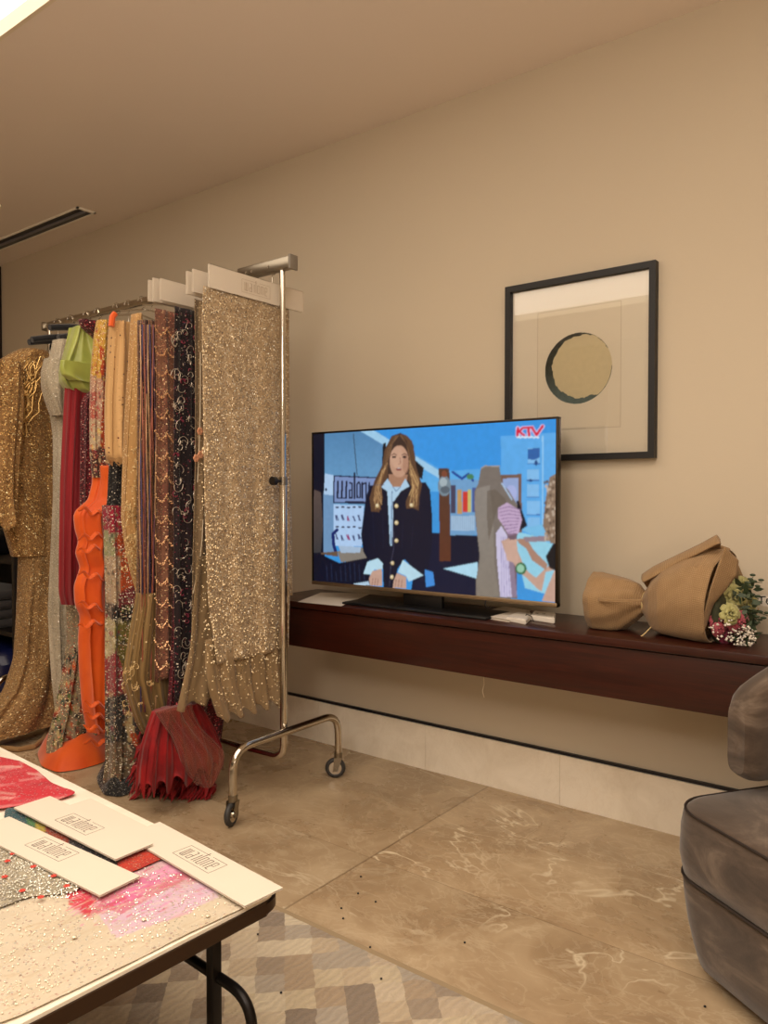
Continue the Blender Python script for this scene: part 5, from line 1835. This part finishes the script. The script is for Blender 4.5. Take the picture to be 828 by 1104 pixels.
# fabrics and cards on the table
def table_cloth(name, outline, z, mat, label, colorf=None, n=60, wav=.0015, group=None, parent=None):
    """piece of cloth lying on the table top; outline is a closed ring of photo pixels at its own height"""
    pts = [P(x, y, z=z) for x, y in outline]
    c = sum(pts, Vector()) / len(pts)
    o = empty(name, tuple(c))
    tag(o, label, 'fabric', group)
    N = n * 4
    L = [(pts[(i + 1) % len(pts)] - pts[i]).length for i in range(len(pts))]
    tot = sum(L)
    per = []
    for i in range(N):
        d = tot * i / N
        k = 0
        while d > L[k] and k < len(L) - 1:
            d -= L[k]; k += 1
        per.append(pts[k].lerp(pts[(k + 1) % len(pts)], d / max(L[k], 1e-6)))
    for _ in range(2):
        per = [(per[i - 1] + per[i] * 2 + per[(i + 1) % N]) / 4 for i in range(N)]
    V = []; UV = []
    for r in range(n + 1):
        q = r / n
        for i in range(N):
            p = c.lerp(per[i], q)
            zz = z + wav * (1 + mnoise.noise(Vector((p.x * 14, p.y * 14, 3)))) + .0004
            V.append((p.x, p.y, zz)); UV.append((p.x, p.y))
    V = np.array(V)
    col = None
    if colorf is not None:
        px_, py_ = project(V)
        col = colorf(px_, py_)
    m_ = mesh_obj('cloth', V - np.array(c), grid_faces(N, n + 1, True), mat, o, True, np.array(UV), col)
    md = m_.modifiers.new('thickness', 'SOLIDIFY'); md.thickness = .0007; md.offset = 1
    return o


def cf_table(px, py):
    cv = Canvas(px, py, (204, 190, 166))
    rg = random.Random(21)
    # dyed zones of the tulle
    cv.poly([(86, 958), (120, 935), (190, 915), (245, 945), (205, 985), (150, 1003), (118, 990)], (206, 160, 176), .8)
    cv.poly([(105, 985), (160, 960), (230, 950), (236, 968), (180, 992), (125, 1012)], (204, 176, 196), .8)
    cv.poly([(70, 962), (96, 950), (150, 945), (176, 950), (120, 982), (92, 992)], (196, 92, 116), .8)
    cv.poly([(66, 950), (82, 948), (104, 970), (96, 988), (76, 978)], (196, 20, 50), .85)
    cv.poly([(110, 978), (196, 940), (206, 946), (130, 986)], (194, 50, 88), .6)
    cv.poly([(130, 962), (190, 926), (205, 936), (140, 972)], (214, 120, 170), .6)
    for k in range(260):
        x, y = rg.uniform(70, 240), rg.uniform(920, 1000)
        if abs((y - 958) + (x - 155) * .35) < 34:
            a = rg.uniform(3, 12)
            cv.line([(x, y), (x + a, y - a * .5)], rg.uniform(.6, 1.6), rg.choice([(220, 170, 190), (200, 60, 100), (214, 110, 170), (226, 200, 206)]), .55)
    for k in range(300):
        x, y = rg.uniform(-20, 240), rg.uniform(960, 1110)
        cv.line([(x, y), (x + rg.uniform(10, 50), y - rg.uniform(4, 20))], rg.uniform(.5, 1.4), rg.choice([(222, 206, 180), (184, 160, 124), (196, 174, 140)]), .4)
    return cv.c
F_tbl = fabric('dyed_beaded_tulle', (220, 200, 170), None, [(260, .12, .42, [(244, 232, 206), (226, 180, 160), (250, 244, 226)], .4), (90, .06, .22, [(255, 240, 210), (250, 214, 190)], .5)], attr=True)
tcl = table_cloth('tulle_sample', [(-60, 905), (0, 908), (60, 915), (150, 902), (200, 930), (238, 956), (268, 970), (264, 980), (207, 1006), (124, 1048), (20, 1098), (-70, 1130), (-120, 1050)], TZ + .0005, F_tbl, 'cream beaded tulle with pink and lilac dye covering the front of the coffee table', cf_table, 70, .002, 'beaded fabric samples on the coffee table')
of = Vector(tcl.location)
rg = random.Random(31)
pts = []
for k in range(1500):
    x, y = rg.uniform(-10, 250), rg.uniform(925, 1100)
    if y > 1093 - (x - 18) * .487 - 8 or y < 912 + x * .15: continue
    if mnoise.noise(Vector((x * .03, y * .05, 2))) < -.12: continue
    p = P(x, y, z=TZ + .0055)
    pts.append(p - of)
beads('sewn_beads', tcl, pts, .0015, plain('iridescent_bead', (255, 240, 216), .25, .15, noise_amt=.1, scale=90))
bg = [P(x, y, z=TZ + .007) - of for x, y in ((224, 987), (155, 991), (80, 1010))]
mb = MB()
for p in bg: mb.ball(p, .0042, 10, (1, 1, .5))
mb.build('pearls', M_beadwhite, tcl)

F_silver = fabric('silver_bead_crust', (176, 164, 140), (140, 130, 108), [(300, .5, .45, [(180, 172, 156), (110, 100, 84), (226, 220, 206), (60, 54, 46)], .6), (120, .14, .3, [(244, 238, 224)], .7)], nscale=20, stretch=(1, 1))
sc = table_cloth('silver_sample', [(-40, 885), (0, 908), (30, 922), (60, 937), (90, 953), (84, 962), (60, 966), (30, 968), (0, 980), (-60, 990)], TZ + .005, F_silver, 'silver bead crusted fabric with small red flowers at the left of the coffee table', None, 36, .002, 'beaded fabric samples on the coffee table')
of = Vector(sc.location); rg = random.Random(3)
M_redfl = plain('red_bead_flower', (200, 60, 44), .4)
for x, y in ((8, 928), (5, 945), (24, 960), (58, 944), (72, 955), (44, 967), (14, 920), (36, 934)):
    c = P(x, y, z=TZ + .012) - of
    mb = MB()
    for k in range(5):
        a = k * 1.257 + x
        mb.ball(c + Vector((.0035 * math.cos(a), .0035 * math.sin(a), 0)), .0028, 8, (1, 1, .4))
    mb.build('red_flower', M_redfl, sc)
pts = []
for k in range(900):
    x, y = rg.uniform(-5, 84), rg.uniform(908, 968)
    if y < 911 + x * .48: continue
    pts.append(P(x, y, z=TZ + .011) - of)
beads('sewn_beads', sc, pts, .0015, plain('steel_bead', (236, 230, 214), .25, .4, noise_amt=.3, scale=120))

def cf_pink(px, py):
    cv = Canvas(px, py, (196, 24, 44))
    rg = random.Random(2)
    for k in range(40):
        x, y = rg.uniform(-30, 60), rg.uniform(820, 876)
        cv.line([(x, y), (x + rg.uniform(10, 40), y - rg.uniform(-3, 6))], rg.uniform(1.5, 4), rg.choice([(222, 140, 140), (226, 170, 160), (206, 80, 90), (180, 10, 36)]), .5)
    return cv.c
F_pk = fabric('red_dyed_tulle', (200, 30, 50), None, [(220, .15, .42, [(240, 150, 150), (210, 50, 70)], .3)], attr=True)
table_cloth('red_sample', [(-60, 800), (-20, 815), (20, 822), (40, 832), (56, 846), (84, 857), (60, 864), (40, 868), (0, 874), (-70, 880)], TZ + .004, F_pk, 'red and pink streaked tulle lying behind the cards at left of the coffee table', cf_pink, 34, .004, 'beaded fabric samples on the coffee table')

def cf_dark(px, py):
    cv = Canvas(px, py, (36, 32, 34))
    cv.poly([(0, 860), (34, 868), (42, 896), (0, 890)], (40, 78, 84))
    cv.poly([(30, 872), (46, 880), (44, 896), (28, 888)], (60, 110, 60))
    cv.poly([(40, 880), (54, 888), (50, 902), (38, 894)], (170, 150, 50))
    cv.poly([(50, 886), (74, 896), (74, 914), (48, 900)], (140, 52, 28))
    return cv.c
F_dk = fabric('dark_rainbow_sequin', (30, 30, 30), None, [(260, .3, .42, [(120, 110, 90), (60, 60, 60), (170, 80, 60), (90, 120, 110)], .6)], attr=True)
table_cloth('dark_sample', [(6, 872), (24, 872), (54, 886), (84, 900), (110, 918), (128, 930), (120, 940), (92, 926), (60, 910), (24, 892), (4, 884)], TZ + .007, F_dk, 'dark rainbow sequin fabric strip showing between two cards on the coffee table', cf_dark, 26, .001, 'beaded fabric samples on the coffee table')
F_or = fabric('orange_red_sequin', (190, 50, 18), (160, 30, 16), [(260, .4, .42, [(220, 90, 40), (170, 30, 24), (240, 150, 90)], .5)])
table_cloth('orange_sample', [(126, 932), (140, 920), (166, 908), (178, 914), (176, 926), (150, 938), (132, 944)], TZ + .006, F_or, 'small patch of orange red sequins between the cards on the coffee table', None, 20, .001, 'beaded fabric samples on the coffee table')


def table_card(fr, ang, z, label, lg=None, L=.46, Wd=.086):
    """fr: photo pixel of the far right corner; the card runs back along the table from there"""
    q0 = P(*fr, z=z)
    ex = Vector((math.cos(R(ang)), math.sin(R(ang)), 0)); ey = Vector((-ex.y, ex.x, 0))
    ps = [q0 - ex * L, q0, q0 - ey * Wd, q0 - ex * L - ey * Wd]
    c = sum(ps, Vector()) / 4
    o = empty('sample_card', tuple(c))
    tag(o, label, 'card', 'header cards lying on the coffee table')
    mb = MB()
    q = [p - c for p in ps]
    mb.prism(q, (0, 0, .0012))
    mb.prism([p + Vector((0, 0, -.0024)) for p in q], (0, 0, .001))
    mb.build('card', M_card, o, False)
    if lg:
        logo(o, P(*lg, z=z + .0013) - c, ex, ey, (0, 0, 1), .122, .048, M_ink)
    return o


HC = TZ + .013
table_card((168, 896), -3, HC - .002, L=.27, label= 'pale card edge peeking out behind the others on the coffee table')
table_card((305, 957.5), -5.2, HC, 'printed cream card overhanging the right corner of the coffee table', (186, 919.5), L=.416)
table_card((165, 910), -.6, HC + .006, 'printed cream card furthest back on the coffee table', (59, 884), L=.402)
table_card((151, 945), 2.0, HC + .001, 'printed cream card nearest the front left of the coffee table', (26.5, 911))

# loose beads fallen on the floor
BEADL = ['tiny dark bead on the marble floor, furthest from the rug', 'tiny dark bead on the marble floor, just nearer than the furthest one',
         'tiny dark bead on the marble floor, right of the other beads near the rug edge', 'tiny dark bead on the marble floor just beyond the rug, leftmost there',
         'tiny dark bead on the marble floor nearest the edge of the rug', 'tiny dark bead alone on the marble floor in front of the cabinet',
         'tiny dark bead on the rug close to the corner of the coffee table', 'tiny dark bead on the rug, furthest right of those on it',
         'tiny dark bead right at the border of rug and marble floor', 'tiny dark bead on the rug beside the table leg',
         'tiny dark bead on the marble floor in front of the armchair']
for k, (x, y) in enumerate(((389, 945), (386, 963), (405, 972), (368, 979), (370, 990), (501, 1016), (278, 1007), (411, 1055), (399, 1021), (303, 1070), (760, 1085))):
    lab = BEADL[k]
    on_rug = y > 975 + (x - 285) * .478
    p = P(x, y, z=.0135 if on_rug else .0022)
    mb = MB(); mb.ball((0, 0, 0), .0032, 8, (1, 1, .7))
    o = mb.build('loose_bead', M_black)
    o.location = p
    tag(o, lab, 'bead', 'loose beads on the floor and rug')

# ------------------------------------------------------------------ armchair
def velvet():
    t = NT('taupe_velvet')
    co = t.coord()
    f = t.noise(t.mapping(co, (1, 1, 2.4), (0, R(25), 0)), 4.2, 5, .6, 1.4)
    f2 = t.noise(co, 14, 4, .6, 1.8)
    c = t.ramp(f, [(.35, lin((70, 58, 48))), (.52, lin((90, 76, 64))), (.70, lin((128, 112, 97)))])
    c = t.mix(t.math('MULTIPLY', f2, .35), c, lin((52, 40, 32)))
    t.set(col=c, rough=.9, spec=.08, sheen=.30, sheenr=.5, nor=t.bump(t.noise(co, 240, 2), .1, .002))
    return t.m
M_velvet = velvet()
M_pipe = plain('dark_piping', (40, 30, 24), .6)
aX, bX = Vector((.825, -.565, 0)), Vector((.565, .825, 0))
CA = Vector((-.585, 1.895, 0))
ch = empty('armchair', tuple(CA))
tag(ch, 'taupe velvet armchair with floating curved backrest at right edge', 'armchair')
CW, CD = .80, .565


def sect(x0, y0, x1, y1, r, z, n=8):
    return [aX * x + bX * y + Vector((0, 0, z)) for x, y in rrect(x0, y0, x1, y1, r, n)]


def loft(rings, name, mat, par, cap=True):
    V = []; F = []
    m_ = len(rings[0])
    for r_ in rings: V += list(r_)
    for j in range(len(rings) - 1):
        for i in range(m_):
            a = j * m_ + i; b = j * m_ + (i + 1) % m_
            F.append((a, b, b + m_, a + m_))
    if cap:
        F.append(tuple(range(m_))[::-1]); F.append(tuple((len(rings) - 1) * m_ + i for i in range(m_)))
    o = mesh_obj(name, V, F, mat, par)
    o.data.set_sharp_from_angle(angle=R(50))
    return o


base_r = []
for z, i_ in ((.036, .034), (.042, .026), (.08, .018), (.14, .008), (.20, .002), (.235, .0), (.245, .006)):
    base_r.append(sect(i_, i_, CW - i_, CD - i_, .10, z))
loft(base_r, 'seat_base', M_velvet, ch)
cush = []
for z, i_ in ((.247, .006), (.252, .0), (.30, -.006), (.36, -.004), (.392, .0), (.404, .008), (.409, .02), (.416, .08), (.424, .2)):
    r_ = .10 if i_ < .03 else .08
    cush.append(sect(i_, i_, CW - i_, CD - i_, r_, z))
loft(cush, 'seat_cushion', M_velvet, ch)
for z, i_ in ((.246, -.001), (.402, .003)):
    ring = sect(i_, i_, CW - i_, CD - i_, .10, z)
    MB().tube(ring + [ring[0]], .0032, 8, False).build('piping', M_pipe, ch)
loft([sect(.075, .075, CW - .075, CD - .075, .09, z) for z in (.0, .044)], 'plinth', M_black, ch)
# backrest shell: path round left side, back and right side
path = round_path([aX * .05 + bX * .165, aX * .05 + bX * (CD - .05), aX * (CW - .05) + bX * (CD - .05), aX * (CW - .05) + bX * .165], .26, 14)
# resample
dense = []
for i in range(len(path) - 1):
    k = max(1, int((path[i + 1] - path[i]).length / .02))
    for q in range(k): dense.append(path[i].lerp(path[i + 1], q / k))
dense.append(path[-1])
rings = []
n = len(dense)
for i, p in enumerate(dense):
    d = (dense[min(i + 1, n - 1)] - dense[max(i - 1, 0)]).normalized()
    sd = Vector((d.y, -d.x, 0))
    s_ = min(i, n - 1 - i) * .02
    zb = .450 + .0
    zt = .652 + .33 * min(1, s_ / .5) ** .9 * .5 + .03
    zt = .655 + .20 * (1 - math.exp(-s_ / .28))
    th = .046
    # ends rounded over
    e = min(1.0, max(.0, (s_ + .004) / .05))
    er = math.sqrt(1 - (1 - e) ** 2)
    hz = (zt - zb) / 2
    cz = (zt + zb) / 2
    hz2 = hz - .035 * (1 - er)
    tt = th * (.35 + .65 * er)
    rg2 = []
    for k in range(28):
        a = 2 * PI * k / 28
        c_, s2 = math.cos(a), math.sin(a)
        rg2.append(p + sd * (math.copysign(abs(c_) ** .55, c_) * tt) + Vector((0, 0, cz + math.copysign(abs(s2) ** .35, s2) * hz2)))
    rings.append(rg2)
e0 = [Vector(v_) for v_ in rings[0]]
loft(rings, 'backrest', M_velvet, ch)
for q in (.25, .55):
    MB().tube([aX * CW * q + bX * (CD - .12) + Vector((0, 0, .36)), aX * CW * q + bX * (CD - .06) + Vector((0, 0, .50))], .02, 12).build('back_support', M_gunmetal, ch)

bpy.context.view_layer.update()
